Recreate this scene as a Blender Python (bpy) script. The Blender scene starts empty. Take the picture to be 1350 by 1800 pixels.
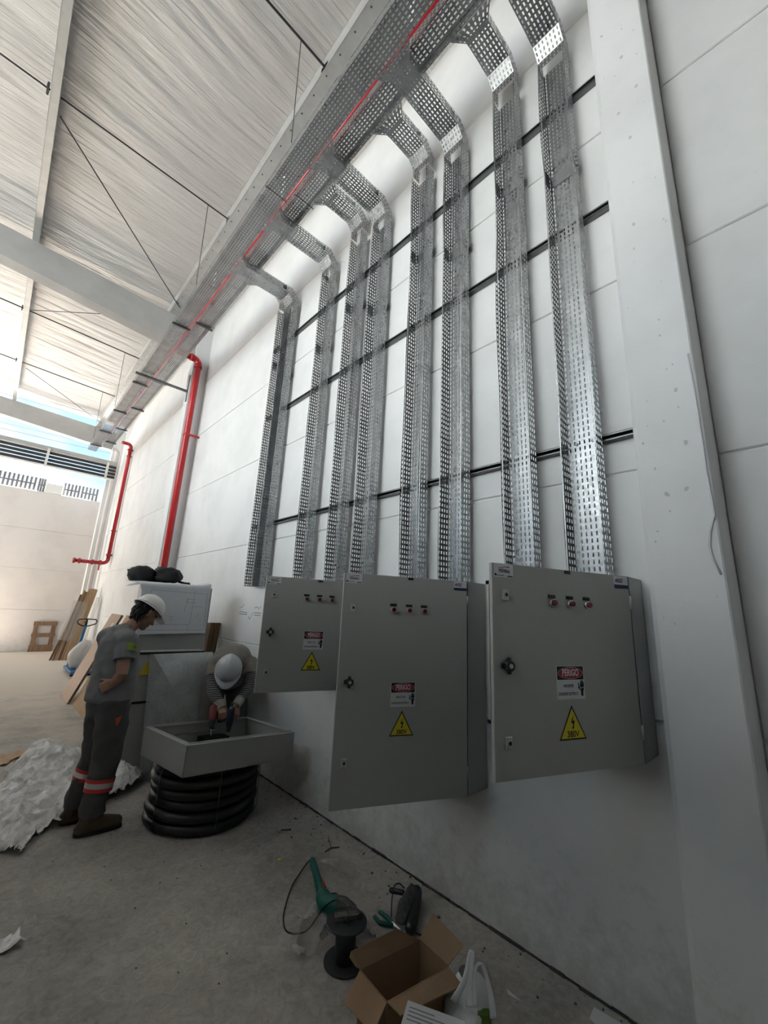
import bpy, bmesh, math, random
from mathutils import Vector, Matrix, noise
random.seed(7)
scene = bpy.context.scene
COL = scene.collection

# ------------------------------------------------------------------ camera
cam_data = bpy.data.cameras.new('camera')
cam_data.sensor_fit = 'HORIZONTAL'; cam_data.sensor_width = 36.0
FPX = 723.0
cam_data.lens = FPX / 1350.0 * 36.0
cam_data.clip_start = 0.05; cam_data.clip_end = 400
camera = bpy.data.objects.new('camera', cam_data); COL.objects.link(camera)
CAM = Vector((0, 0, 1.65))
# world X (towards the right wall), Y (along the wall), Z (up) seen in the camera's right/down/forward frame
_d1 = Vector((-20 - 675, 1045 - 900, FPX)).normalized()
_d2 = Vector((812 - 675, -2050 - 900, FPX)); _d2 = (_d2 - _d1 * _d1.dot(_d2)).normalized()
_d3 = _d1.cross(_d2)
RIGHT = Vector((_d3.x, _d1.x, _d2.x)); UP = -Vector((_d3.y, _d1.y, _d2.y)); FWD = Vector((_d3.z, _d1.z, _d2.z))
camera.matrix_world = Matrix(((RIGHT.x, UP.x, -FWD.x, CAM.x), (RIGHT.y, UP.y, -FWD.y, CAM.y), (RIGHT.z, UP.z, -FWD.z, CAM.z), (0, 0, 0, 1)))
scene.camera = camera

def ray(px, py): return (RIGHT * (px - 675) - UP * (py - 900) + FWD * FPX)
def atz(px, py, z): r = ray(px, py); return CAM + r * ((z - CAM.z) / r.z)
def aty(px, py, y): r = ray(px, py); return CAM + r * (y / r.y)
def atx(px, py, x): r = ray(px, py); return CAM + r * (x / r.x)

# ------------------------------------------------------------------ world, sun, exposure
scene.view_settings.view_transform = 'Standard'
scene.view_settings.look = 'None'
scene.view_settings.gamma = 1.0
scene.view_settings.use_curve_mapping = False
scene.view_settings.exposure = 1.78
scene.cycles.max_bounces = 5; scene.cycles.diffuse_bounces = 4; scene.cycles.glossy_bounces = 2; scene.cycles.transparent_max_bounces = 6
scene.cycles.use_adaptive_sampling = True; scene.cycles.adaptive_threshold = 0.05
scene.cycles.sample_clamp_indirect = 6.0
scene.cycles.caustics_reflective = False; scene.cycles.caustics_refractive = False

world = bpy.data.worlds.new('sky'); scene.world = world; world.use_nodes = True
nt = world.node_tree; nt.nodes.clear()
wo = nt.nodes.new('ShaderNodeOutputWorld'); bg = nt.nodes.new('ShaderNodeBackground')
tc = nt.nodes.new('ShaderNodeTexCoord'); mp = nt.nodes.new('ShaderNodeMapping'); mp.inputs['Scale'].default_value = (1.0, 1.0, 2.6)
nz = nt.nodes.new('ShaderNodeTexNoise'); nz.inputs['Scale'].default_value = 3.1; nz.inputs['Detail'].default_value = 6; nz.inputs['Roughness'].default_value = 0.55
cr = nt.nodes.new('ShaderNodeValToRGB')
cr.color_ramp.elements[0].position = 0.42; cr.color_ramp.elements[0].color = (0.40, 0.66, 0.92, 1)
cr.color_ramp.elements[1].position = 0.66; cr.color_ramp.elements[1].color = (0.95, 0.97, 1.0, 1)
nt.links.new(tc.outputs['Generated'], mp.inputs['Vector']); nt.links.new(mp.outputs['Vector'], nz.inputs['Vector'])
nt.links.new(nz.outputs['Fac'], cr.inputs['Fac']); nt.links.new(cr.outputs['Color'], bg.inputs['Color'])
bg.inputs['Strength'].default_value = 0.5
nt.links.new(bg.outputs['Background'], wo.inputs['Surface'])

sun_d = bpy.data.lights.new('sun', 'SUN'); sun_d.energy = 20.0; sun_d.angle = math.radians(0.6); sun_d.color = (1.0, 0.985, 0.965)
sun = bpy.data.objects.new('sun', sun_d); COL.objects.link(sun); sun.location = (-20, 10, 30)
sun.rotation_euler = Vector((0.45, 0.03, 0.90)).to_track_quat('Z', 'Y').to_euler()

# ------------------------------------------------------------------ materials
def mat(name, col, rough=0.6, metal=0.0, noise_amt=0.0, noise_scale=8.0, bump=0.0, bump_scale=40.0, col2=None, detail=4, stretch=None, spec=0.5, alpha=1.0, trans=0.0, lo=0.35, hi=0.65, coat=0.0):
    m = bpy.data.materials.new(name); m.use_nodes = True
    nt = m.node_tree; b = nt.nodes['Principled BSDF']
    c = (*col, 1)
    b.inputs['Base Color'].default_value = c; b.inputs['Roughness'].default_value = rough; b.inputs['Metallic'].default_value = metal
    b.inputs['Specular IOR Level'].default_value = spec
    if coat: b.inputs['Coat Weight'].default_value = coat
    if alpha < 1: b.inputs['Alpha'].default_value = alpha
    if trans: b.inputs['Transmission Weight'].default_value = trans
    tc = nt.nodes.new('ShaderNodeTexCoord'); mp = nt.nodes.new('ShaderNodeMapping')
    if stretch: mp.inputs['Scale'].default_value = stretch
    nt.links.new(tc.outputs['Object'], mp.inputs['Vector'])
    if noise_amt or col2:
        n = nt.nodes.new('ShaderNodeTexNoise'); n.inputs['Scale'].default_value = noise_scale; n.inputs['Detail'].default_value = detail; n.inputs['Roughness'].default_value = 0.6
        nt.links.new(mp.outputs['Vector'], n.inputs['Vector'])
        r = nt.nodes.new('ShaderNodeValToRGB'); r.color_ramp.elements[0].position = lo; r.color_ramp.elements[1].position = hi
        c2 = col2 if col2 else tuple(x * (1 - noise_amt) for x in col)
        r.color_ramp.elements[0].color = (*c2, 1); r.color_ramp.elements[1].color = c
        nt.links.new(n.outputs['Fac'], r.inputs['Fac']); nt.links.new(r.outputs['Color'], b.inputs['Base Color'])
    if bump:
        n2 = nt.nodes.new('ShaderNodeTexNoise'); n2.inputs['Scale'].default_value = bump_scale; n2.inputs['Detail'].default_value = 3
        nt.links.new(mp.outputs['Vector'], n2.inputs['Vector'])
        bp = nt.nodes.new('ShaderNodeBump'); bp.inputs['Strength'].default_value = bump; bp.inputs['Distance'].default_value = 0.01
        nt.links.new(n2.outputs['Fac'], bp.inputs['Height']); nt.links.new(bp.outputs['Normal'], b.inputs['Normal'])
    return m

def wall_mat(name, base, stain, low_stain=True):
    """painted concrete: big pale stains, pinholes, splashed dirt whose amount grows in the bottom 0.7 m"""
    m = mat(name, base, 0.72, bump=0.12, bump_scale=30, spec=0.3)
    nt = m.node_tree; b = nt.nodes['Principled BSDF']; tc = [n for n in nt.nodes if n.type == 'TEX_COORD'][0]
    geo = nt.nodes.new('ShaderNodeNewGeometry')
    n = nt.nodes.new('ShaderNodeTexNoise'); n.inputs['Scale'].default_value = 1.3; n.inputs['Detail'].default_value = 4; n.inputs['Roughness'].default_value = 0.62
    nt.links.new(geo.outputs['Position'], n.inputs['Vector'])
    r = nt.nodes.new('ShaderNodeValToRGB'); r.color_ramp.elements[0].position = 0.30; r.color_ramp.elements[1].position = 0.58
    r.color_ramp.elements[0].color = (*[x * 0.90 for x in base], 1); r.color_ramp.elements[1].color = (*base, 1)
    nt.links.new(n.outputs['Fac'], r.inputs['Fac'])
    # splash dirt
    n2 = nt.nodes.new('ShaderNodeTexNoise'); n2.inputs['Scale'].default_value = 9; n2.inputs['Detail'].default_value = 5; n2.inputs['Roughness'].default_value = 0.78
    nt.links.new(geo.outputs['Position'], n2.inputs['Vector'])
    sx = nt.nodes.new('ShaderNodeSeparateXYZ'); nt.links.new(geo.outputs['Position'], sx.inputs[0])
    mr = nt.nodes.new('ShaderNodeMapRange'); mr.inputs['From Min'].default_value = 0.0; mr.inputs['From Max'].default_value = 0.75; mr.inputs['To Min'].default_value = 0.34 if low_stain else 0.0; mr.inputs['To Max'].default_value = 0.0
    nt.links.new(sx.outputs['Z'], mr.inputs['Value'])
    ad = nt.nodes.new('ShaderNodeMath'); ad.operation = 'ADD'; nt.links.new(n2.outputs['Fac'], ad.inputs[0]); nt.links.new(mr.outputs[0], ad.inputs[1])
    r2 = nt.nodes.new('ShaderNodeValToRGB'); r2.color_ramp.elements[0].position = 0.66; r2.color_ramp.elements[1].position = 0.92
    r2.color_ramp.elements[0].color = (0, 0, 0, 1); r2.color_ramp.elements[1].color = (0.34, 0.34, 0.34, 1)
    nt.links.new(ad.outputs[0], r2.inputs['Fac'])
    mx = nt.nodes.new('ShaderNodeMixRGB'); mx.inputs['Color2'].default_value = (*stain, 1)
    nt.links.new(r2.outputs['Color'], mx.inputs['Fac']); nt.links.new(r.outputs['Color'], mx.inputs['Color1'])
    nt.links.new(mx.outputs['Color'], b.inputs['Base Color'])
    return m

def galv_mat(name, base=(0.40, 0.41, 0.415), rough=0.34):
    m = bpy.data.materials.new(name); m.use_nodes = True; nt = m.node_tree; b = nt.nodes['Principled BSDF']
    b.inputs['Metallic'].default_value = 0.9; b.inputs['Roughness'].default_value = rough
    geo = nt.nodes.new('ShaderNodeTexCoord')
    v = nt.nodes.new('ShaderNodeTexVoronoi'); v.inputs['Scale'].default_value = 55
    n = nt.nodes.new('ShaderNodeTexNoise'); n.inputs['Scale'].default_value = 5; n.inputs['Detail'].default_value = 5
    nt.links.new(geo.outputs['Object'], v.inputs['Vector']); nt.links.new(geo.outputs['Object'], n.inputs['Vector'])
    bw = nt.nodes.new('ShaderNodeRGBToBW'); nt.links.new(v.outputs['Color'], bw.inputs[0])
    a = nt.nodes.new('ShaderNodeMath'); a.operation = 'MULTIPLY_ADD'; a.inputs[1].default_value = 0.30; nt.links.new(bw.outputs[0], a.inputs[0]); nt.links.new(n.outputs['Fac'], a.inputs[2])
    r = nt.nodes.new('ShaderNodeValToRGB'); r.color_ramp.elements[0].position = 0.45; r.color_ramp.elements[1].position = 0.85
    r.color_ramp.elements[0].color = (*[x * 0.72 for x in base], 1); r.color_ramp.elements[1].color = (*base, 1)
    nt.links.new(a.outputs[0], r.inputs['Fac']); nt.links.new(r.outputs['Color'], b.inputs['Base Color'])
    mr = nt.nodes.new('ShaderNodeMapRange'); mr.inputs['To Min'].default_value = rough - 0.1; mr.inputs['To Max'].default_value = rough + 0.16
    nt.links.new(bw.outputs[0], mr.inputs['Value']); nt.links.new(mr.outputs[0], b.inputs['Roughness'])
    return m

M = {}
M['wall'] = wall_mat('painted_concrete', (0.80, 0.795, 0.78), (0.30, 0.27, 0.20))
M['column'] = wall_mat('painted_column', (0.79, 0.79, 0.785), (0.30, 0.27, 0.20))
M['yardwall'] = wall_mat('yard_wall_paint', (0.70, 0.655, 0.62), (0.40, 0.36, 0.30))
M['floor'] = mat('concrete_floor', (0.60, 0.57, 0.515), 0.75, col2=(0.36, 0.34, 0.31), noise_scale=1.3, detail=6, bump=0.35, bump_scale=22, spec=0.35, lo=0.34, hi=0.68)
def floor_detail(m):
    nt = m.node_tree; b = nt.nodes['Principled BSDF']; ramp = b.inputs['Base Color'].links[0].from_node
    tc = [n for n in nt.nodes if n.type == 'TEX_COORD'][0]
    n = nt.nodes.new('ShaderNodeTexNoise'); n.inputs['Scale'].default_value = 16; n.inputs['Detail'].default_value = 5; n.inputs['Roughness'].default_value = 0.75; n.inputs['Distortion'].default_value = 1.4
    nt.links.new(tc.outputs['Object'], n.inputs['Vector'])
    r = nt.nodes.new('ShaderNodeValToRGB'); r.color_ramp.elements[0].position = 0.33; r.color_ramp.elements[1].position = 0.66; r.color_ramp.elements[0].color = (0.72, 0.71, 0.69, 1); r.color_ramp.elements[1].color = (1.08, 1.08, 1.08, 1)
    nt.links.new(n.outputs['Fac'], r.inputs['Fac'])
    mx = nt.nodes.new('ShaderNodeMixRGB'); mx.blend_type = 'MULTIPLY'; mx.inputs['Fac'].default_value = 1.0
    nt.links.new(ramp.outputs['Color'], mx.inputs['Color1']); nt.links.new(r.outputs['Color'], mx.inputs['Color2']); nt.links.new(mx.outputs['Color'], b.inputs['Base Color'])
floor_detail(M['floor'])
def floor_dust_lift(m):
    # sandy dust tint that also paints extra light on the far floor, patchy nearer
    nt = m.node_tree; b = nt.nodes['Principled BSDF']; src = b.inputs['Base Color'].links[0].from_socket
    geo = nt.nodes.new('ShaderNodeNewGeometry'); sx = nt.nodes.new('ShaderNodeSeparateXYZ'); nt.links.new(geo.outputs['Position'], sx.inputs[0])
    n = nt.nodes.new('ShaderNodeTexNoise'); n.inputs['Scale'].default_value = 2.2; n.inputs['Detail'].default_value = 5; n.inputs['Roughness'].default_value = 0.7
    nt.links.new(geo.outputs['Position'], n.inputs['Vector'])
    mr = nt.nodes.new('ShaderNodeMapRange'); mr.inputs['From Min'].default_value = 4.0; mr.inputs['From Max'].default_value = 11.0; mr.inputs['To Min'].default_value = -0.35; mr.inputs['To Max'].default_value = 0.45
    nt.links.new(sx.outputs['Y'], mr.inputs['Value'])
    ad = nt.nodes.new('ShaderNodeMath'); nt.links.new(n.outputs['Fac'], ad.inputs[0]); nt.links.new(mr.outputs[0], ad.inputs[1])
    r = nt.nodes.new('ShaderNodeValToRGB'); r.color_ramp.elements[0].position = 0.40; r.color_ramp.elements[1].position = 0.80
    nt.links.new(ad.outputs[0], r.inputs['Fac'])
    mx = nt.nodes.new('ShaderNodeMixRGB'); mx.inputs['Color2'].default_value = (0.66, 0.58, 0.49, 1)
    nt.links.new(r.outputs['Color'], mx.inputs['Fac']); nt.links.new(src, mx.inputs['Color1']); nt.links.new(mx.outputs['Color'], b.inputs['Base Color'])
floor_dust_lift(M['floor'])
M['ground'] = mat('yard_ground', (0.48, 0.45, 0.40), 0.9, noise_amt=0.25, noise_scale=2)
M['beam'] = mat('precast_beam', (0.48, 0.475, 0.46), 0.75, noise_amt=0.1, noise_scale=3, bump=0.08)
M['blanket'] = mat('roof_blanket', (0.76, 0.75, 0.74), 0.36, metal=0.25, noise_amt=0.08, noise_scale=1.2, bump=1.0, bump_scale=9.0, stretch=(0.075, 2.4, 1), spec=0.7)
[n for n in M['blanket'].node_tree.nodes if n.type == 'BUMP'][0].inputs['Distance'].default_value = 0.035
M['galv'] = galv_mat('galvanised_steel')
M['galv2'] = galv_mat('galvanised_plate', (0.60, 0.64, 0.65), 0.42)
M['purlin'] = mat('galvanised_purlin', (0.60, 0.61, 0.60), 0.45, metal=0.55, noise_amt=0.12, noise_scale=6)
M['strut'] = mat('strut_channel', (0.20, 0.205, 0.205), 0.4, metal=0.8, noise_amt=0.2, noise_scale=10)
M['darksteel'] = mat('dark_steel', (0.055, 0.058, 0.06), 0.5, metal=0.4)
M['red'] = mat('red_pipe_paint', (0.50, 0.018, 0.022), 0.32, noise_amt=0.12, noise_scale=5, coat=0.2)
M['cab'] = mat('cabinet_grey_paint', (0.42, 0.425, 0.40), 0.42, noise_amt=0.03, noise_scale=60, bump=0.05, bump_scale=260)
M['cabin'] = mat('cabinet_inside', (0.50, 0.505, 0.48), 0.45)
M['edge'] = mat('cabinet_edge', (0.60, 0.605, 0.59), 0.4)
M['black'] = mat('black_plastic', (0.012, 0.012, 0.013), 0.4)
M['blackrub'] = mat('black_rubber', (0.018, 0.019, 0.019), 0.6)
M['lens'] = mat('lamp_lens', (0.16, 0.012, 0.015), 0.2, coat=0.5)
M['chrome'] = mat('lock_metal', (0.6, 0.6, 0.58), 0.3, metal=0.9)
M['white'] = mat('white_vinyl', (0.66, 0.66, 0.67), 0.45)
M['inkblack'] = mat('ink_black', (0.012, 0.012, 0.014), 0.5)
M['inkred'] = mat('ink_red', (0.42, 0.015, 0.03), 0.45)
M['inkblue'] = mat('ink_navy', (0.02, 0.03, 0.10), 0.45)
M['yellow'] = mat('warning_yellow', (0.72, 0.60, 0.03), 0.45)
M['pencil'] = mat('pencil_grey', (0.22, 0.22, 0.23), 0.7)

# ------------------------------------------------------------------ mesh builder
class MB:
    def __init__(s): s.v = []; s.f = []; s.m = []; s.smooth = []
    def add(s, vs, fs, mi=0, sm=False):
        o = len(s.v); s.v += [Vector(p) for p in vs]
        for f in fs: s.f.append([i + o for i in f]); s.m.append(mi); s.smooth.append(sm)
        return s
    def quad(s, a, b, c, d, mi=0): return s.add([a, b, c, d], [(0, 1, 2, 3)], mi)
    def box(s, lo, hi, mi=0, mtx=None):
        x0, y0, z0 = lo; x1, y1, z1 = hi
        vs = [Vector(p) for p in ((x0, y0, z0), (x1, y0, z0), (x1, y1, z0), (x0, y1, z0), (x0, y0, z1), (x1, y0, z1), (x1, y1, z1), (x0, y1, z1))]
        if mtx: vs = [mtx @ p for p in vs]
        return s.add(vs, [(0, 3, 2, 1), (4, 5, 6, 7), (0, 1, 5, 4), (1, 2, 6, 5), (2, 3, 7, 6), (3, 0, 4, 7)], mi)
    def bbox(s, lo, hi, b, mi=0, mtx=None):
        """box with chamfered edges"""
        bm = bmesh.new(); bmesh.ops.create_cube(bm, size=1)
        c = [(lo[i] + hi[i]) / 2 for i in range(3)]; d = [hi[i] - lo[i] for i in range(3)]
        for v in bm.verts: v.co = Vector((c[0] + v.co.x * d[0], c[1] + v.co.y * d[1], c[2] + v.co.z * d[2]))
        bmesh.ops.bevel(bm, geom=bm.edges[:], offset=b, segments=1, affect='EDGES')
        bm.verts.index_update()
        vs = [v.co.copy() for v in bm.verts]; fs = [[v.index for v in f.verts] for f in bm.faces]; bm.free()
        if mtx: vs = [mtx @ p for p in vs]
        return s.add(vs, fs, mi)
    def extrude(s, outline, axis_pts, mi=0):
        """profile polygon (list of Vector, closed) swept from p0 to p1 (translation)"""
        n = len(outline); d = Vector(axis_pts[1]) - Vector(axis_pts[0])
        vs = [Vector(p) for p in outline] + [Vector(p) + d for p in outline]
        fs = [(i, (i + 1) % n, n + (i + 1) % n, n + i) for i in range(n)] + [tuple(reversed(range(n))), tuple(range(n, 2 * n))]
        return s.add(vs, fs, mi)
    def tube(s, pts, rad, n=12, mi=0, side=None, cap=True, sm=True, closed=False):
        """swept round or elliptic tube; rad: number or list of numbers/(a, b) pairs; side: direction of a"""
        pts = [Vector(p) for p in pts]; k = len(pts)
        if not isinstance(rad, (list, tuple)): rad = [rad] * k
        vs = []; fs = []; prev = None
        for i, p in enumerate(pts):
            if closed: t = pts[(i + 1) % k] - pts[i - 1]
            else: t = pts[min(i + 1, k - 1)] - pts[max(i - 1, 0)]
            t.normalize()
            ref = Vector(side) if side is not None else (prev if prev else (Vector((0, 0, 1)) if abs(t.z) < 0.9 else Vector((1, 0, 0))))
            a = (ref - t * ref.dot(t))
            if a.length < 1e-4: a = t.orthogonal()
            a.normalize(); b = t.cross(a); prev = a
            r = rad[i]; ra, rb = r if isinstance(r, (list, tuple)) else (r, r)
            for j in range(n):
                an = 2 * math.pi * j / n; vs.append(p + a * (ra * math.cos(an)) + b * (rb * math.sin(an)))
        for i in range(k if closed else k - 1):
            i2 = (i + 1) % k
            for j in range(n): fs.append((i * n + j, i * n + (j + 1) % n, i2 * n + (j + 1) % n, i2 * n + j))
        s.add(vs, fs, mi, sm)
        if cap and not closed:
            o = len(s.v) - len(vs)
            s.f.append([o + j for j in reversed(range(n))]); s.m.append(mi); s.smooth.append(False)
            s.f.append([o + (k - 1) * n + j for j in range(n)]); s.m.append(mi); s.smooth.append(False)
        return s
    def limb(s, pts, rad, n=14, mi=0, side=None):
        """tube with rounded ends, for bodies"""
        pts = [Vector(p) for p in pts]; rad = [r if isinstance(r, (list, tuple)) else (r, r) for r in rad]
        d0 = (pts[0] - pts[1]).normalized(); d1 = (pts[-1] - pts[-2]).normalized()
        r0 = min(rad[0]); r1 = min(rad[-1])
        P = [pts[0] + d0 * r0 * q for q in (0.98, 0.8, 0.45)] + pts + [pts[-1] + d1 * r1 * q for q in (0.45, 0.8, 0.98)]
        def sc(r, q): return (r[0] * q, r[1] * q)
        Rr = [sc(rad[0], 0.2), sc(rad[0], 0.6), sc(rad[0], 0.9)] + rad + [sc(rad[-1], 0.9), sc(rad[-1], 0.6), sc(rad[-1], 0.2)]
        return s.tube(P, Rr, n, mi, side)
    def ball(s, c, r, mi=0, seg=16, rings=10, mtx=None):
        c = Vector(c); r = r if isinstance(r, (list, tuple)) else (r, r, r)
        vs = []; fs = []
        for i in range(rings + 1):
            th = math.pi * i / rings
            for j in range(seg):
                ph = 2 * math.pi * j / seg
                p = Vector((r[0] * math.sin(th) * math.cos(ph), r[1] * math.sin(th) * math.sin(ph), r[2] * math.cos(th)))
                vs.append(c + (mtx @ p if mtx else p))
        for i in range(rings):
            for j in range(seg): fs.append((i * seg + j, (i + 1) * seg + j, (i + 1) * seg + (j + 1) % seg, i * seg + (j + 1) % seg))
        return s.add(vs, fs, mi, True)
    def perf(s, p00, p10, p11, p01, nu, nv, fu, fv, mi=0, skip=None):
        """sheet patch of nu x nv cells, each with a real slot (fraction fu x fv of its cell)"""
        p00, p10, p11, p01 = map(Vector, (p00, p10, p11, p01))
        def pt(u, v): return p00 * ((1 - u) * (1 - v)) + p10 * (u * (1 - v)) + p11 * (u * v) + p01 * ((1 - u) * v)
        o = len(s.v)
        for j in range(nv + 1):
            for i in range(nu + 1): s.v.append(pt(i / nu, j / nv))
        for j in range(nv):
            for i in range(nu):
                c = [o + j * (nu + 1) + i, o + j * (nu + 1) + i + 1, o + (j + 1) * (nu + 1) + i + 1, o + (j + 1) * (nu + 1) + i]
                if skip and skip(i, j):
                    s.f.append(c); s.m.append(mi); s.smooth.append(False); continue
                k = len(s.v)
                for (a, b) in ((0.5 - fu / 2, 0.5 - fv / 2), (0.5 + fu / 2, 0.5 - fv / 2), (0.5 + fu / 2, 0.5 + fv / 2), (0.5 - fu / 2, 0.5 + fv / 2)):
                    s.v.append(pt((i + a) / nu, (j + b) / nv))
                for q in range(4):
                    s.f.append([c[q], c[(q + 1) % 4], k + (q + 1) % 4, k + q]); s.m.append(mi); s.smooth.append(False)
        return s
    def text(s, body, size, mtx, mi=0, sx=1.0, align='CENTER', depth=0.0, bold=0.0):
        cu = bpy.data.curves.new('lettering', 'FONT'); cu.body = body; cu.size = size; cu.align_x = align; cu.align_y = 'CENTER'
        cu.resolution_u = 3; cu.offset = bold
        ob = bpy.data.objects.new('lettering', cu); COL.objects.link(ob)
        dg = bpy.context.evaluated_depsgraph_get(); me = bpy.data.meshes.new_from_object(ob.evaluated_get(dg))
        vs = [mtx @ Vector((v.co.x * sx, v.co.y, v.co.z)) for v in me.vertices]; fs = [list(p.vertices) for p in me.polygons]
        s.add(vs, fs, mi)
        bpy.data.objects.remove(ob); bpy.data.curves.remove(cu); bpy.data.meshes.remove(me)
        return s
    def build(s, name, mats, parent=None, origin=None):
        me = bpy.data.meshes.new(name)
        org = Vector(origin) if origin is not None else (Vector(parent['_o']) if parent is not None and '_o' in parent else Vector((0, 0, 0)))
        me.from_pydata([p - org for p in s.v], [], s.f)
        mats = mats if isinstance(mats, (list, tuple)) else [mats]
        for m in mats: me.materials.append(M[m] if isinstance(m, str) else m)
        me.polygons.foreach_set('material_index', s.m); me.polygons.foreach_set('use_smooth', s.smooth); me.update()
        ob = bpy.data.objects.new(name, me); COL.objects.link(ob)
        if parent is not None: ob.parent = parent
        else: ob.location = org
        ob['_o'] = list(org)
        return ob

def thing(name, label, cat, loc=(0, 0, 0), group=None, kind=None):
    o = bpy.data.objects.new(name, None); COL.objects.link(o); o.location = loc; o['_o'] = list(loc); o.empty_display_size = 0.1
    return tag(o, label, cat, group, kind)
def tag(o, label=None, cat=None, group=None, kind=None):
    if label: o['label'] = label
    if cat: o['category'] = cat
    if group: o['group'] = group
    if kind: o['kind'] = kind
    return o
def fix_normals(ob):
    bm = bmesh.new(); bm.from_mesh(ob.data); bmesh.ops.recalc_face_normals(bm, faces=bm.faces[:]); bm.to_mesh(ob.data); bm.free(); return ob
def frame(o, ux, uy):
    """matrix with local x along ux, y along uy, z outwards"""
    ux = Vector(ux).normalized(); uz = ux.cross(Vector(uy)).normalized(); uy = uz.cross(ux)
    return Matrix(((ux.x, uy.x, uz.x, o[0]), (ux.y, uy.y, uz.y, o[1]), (ux.z, uy.z, uz.z, o[2]), (0, 0, 0, 1)))

FACH, FARH = 9.0, 4.0
REAR, YOPEN, PARTX, PARTY, PARTH = -3.0, 0.4, -1.0, 8.0, 2.6
XCUT, YCUT, YEND = -5.0, 0.4, 5.4
W = 2.353                       # inner face of the right wall
COLS = [(0.265, 0.534), (8.05, 8.31), (15.75, 16.01)]
def roof_top(x): return 7.25 - 0.05 * x      # top of the rafters = underside of the purlins

# ================================================================== SETTING
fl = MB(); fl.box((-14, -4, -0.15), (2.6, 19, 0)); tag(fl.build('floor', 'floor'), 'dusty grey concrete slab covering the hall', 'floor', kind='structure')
gd = MB(); gd.box((-90, -60, -0.5), (60, 90, -0.16)); tag(gd.build('ground', 'ground'), 'bare sandy yard outside the hall', 'ground', kind='structure')

M['grime'] = mat('joint_grime', (0.10, 0.09, 0.075), 0.95, noise_amt=0.5, noise_scale=20)
b = MB(); rj = random.Random(2); ny = 160
for k in range(ny):
    ya = -3.0 + 11.0 * k / ny; yb = ya + 11.0 / ny; d = rj.uniform(0.003, 0.012); h = rj.uniform(0.004, 0.016); b.box((W - d, ya, 0), (W + 0.002, yb, h))
tag(b.build('baseboard_right', 'grime'), 'dirty crumbling joint between the wall and the floor', 'joint', kind='structure')

def panel_wall(name, label, backing, panels, m, skin):
    b = MB(); b.box(*backing); w = b.build(name, m); tag(w, label, 'wall', kind='structure')
    cache = {}
    for lo, hi in panels:
        d = tuple(round(hi[i] - lo[i], 4) for i in range(3))
        if d not in cache:
            p = MB(); p.bbox((0, 0, 0), d, 0.006); q = p.build('wall_panel', m, w, origin=(0, 0, 0)); cache[d] = q.data
        else:
            q = bpy.data.objects.new('wall_panel', cache[d]); COL.objects.link(q); q.parent = w
        q.location = lo
    return w
zs = [0, 1.22, 2.44, 3.635, 4.815, 6.0, 7.42]
pan = []
for (ya, yb) in ((-4, 0.265), (0.534, 8.05), (8.31, 15.75)):
    for z0, z1 in zip(zs, zs[1:]): pan.append(((W, ya, z0 + 0.005), (W + 0.10, yb, z1 - 0.005)))
panel_wall('wall_right', 'tall white precast panel wall behind the cable trays', ((W + 0.012, -4, 0), (W + 0.16, 16.0, 7.42)), pan, 'wall', None)
pan = []
for k in range(4):
    for (xa, xb) in ((-14, -8), (-8, -2), (-2, 2.25)): pan.append(((xa + 0.004, 17.2, 1.25 * k + 0.005), (xb - 0.004, 17.3, 1.25 * (k + 1) - 0.005)))
panel_wall('wall_back', 'cream perimeter wall of four panel courses at the far end', ((-14, 17.212, 0), (2.25, 17.36, 5.0)), pan, 'yardwall', None)
# corner post of the perimeter wall and the return added to shade the yard
b = MB(); b.bbox((2.25, 16.9, 0), (2.62, 17.4, 5.6), 0.01); tag(b.build('trim_1', 'yardwall'), 'pale post at the far corner of the yard wall', 'post', kind='structure')

for i, (y0, y1) in enumerate(COLS):
    b = MB()
    D = 0.28; c = 0.022; top = 7.26 if i else 7.42
    x0 = W - D
    prof = [(W + 0.02, y0), (x0 + 0.006, y0), (x0, y0 + 0.006), (x0, y1 - c), (x0 + c, y1), (W + 0.02, y1)]
    b.extrude([Vector((x, y, 0)) for x, y in prof], ((0, 0, 0), (0, 0, top)))
    o = b.build('trim_%d' % (i + 2), 'column'); fix_normals(o)
    tag(o, ['white concrete column with pinholes beside the nearest cabinet', 'white concrete column with the long red riser pipe', 'far white concrete column at the open end of the hall'][i], 'column', kind='structure')
# pinholes and chips in the near column face
ch = MB()
rr = random.Random(3)
for k in range(46):
    z = rr.uniform(1.6, 5.6); y = rr.uniform(0.285, 0.50); r = rr.choice([0.003, 0.003, 0.004, 0.005, 0.009])
    mtx = frame((W - 0.2803, y, z), (0, -1, rr.uniform(-.6, .6)), (0, 0.2, 1))
    n = 8; vs = [mtx @ Vector((r * math.cos(2 * math.pi * j / n) * rr.uniform(.7, 1.2), 1.5 * r * math.sin(2 * math.pi * j / n) * rr.uniform(.7, 1.2), 0)) for j in range(n)] + [mtx @ Vector((0, 0, -0.0))]
    ch.add(vs, [tuple(range(n))])
M['chip'] = mat('concrete_pit', (0.55, 0.55, 0.54), 0.9)
o = ch.build('pit', 'chip', bpy.data.objects['trim_2']); o['kind'] = 'stuff'

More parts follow.
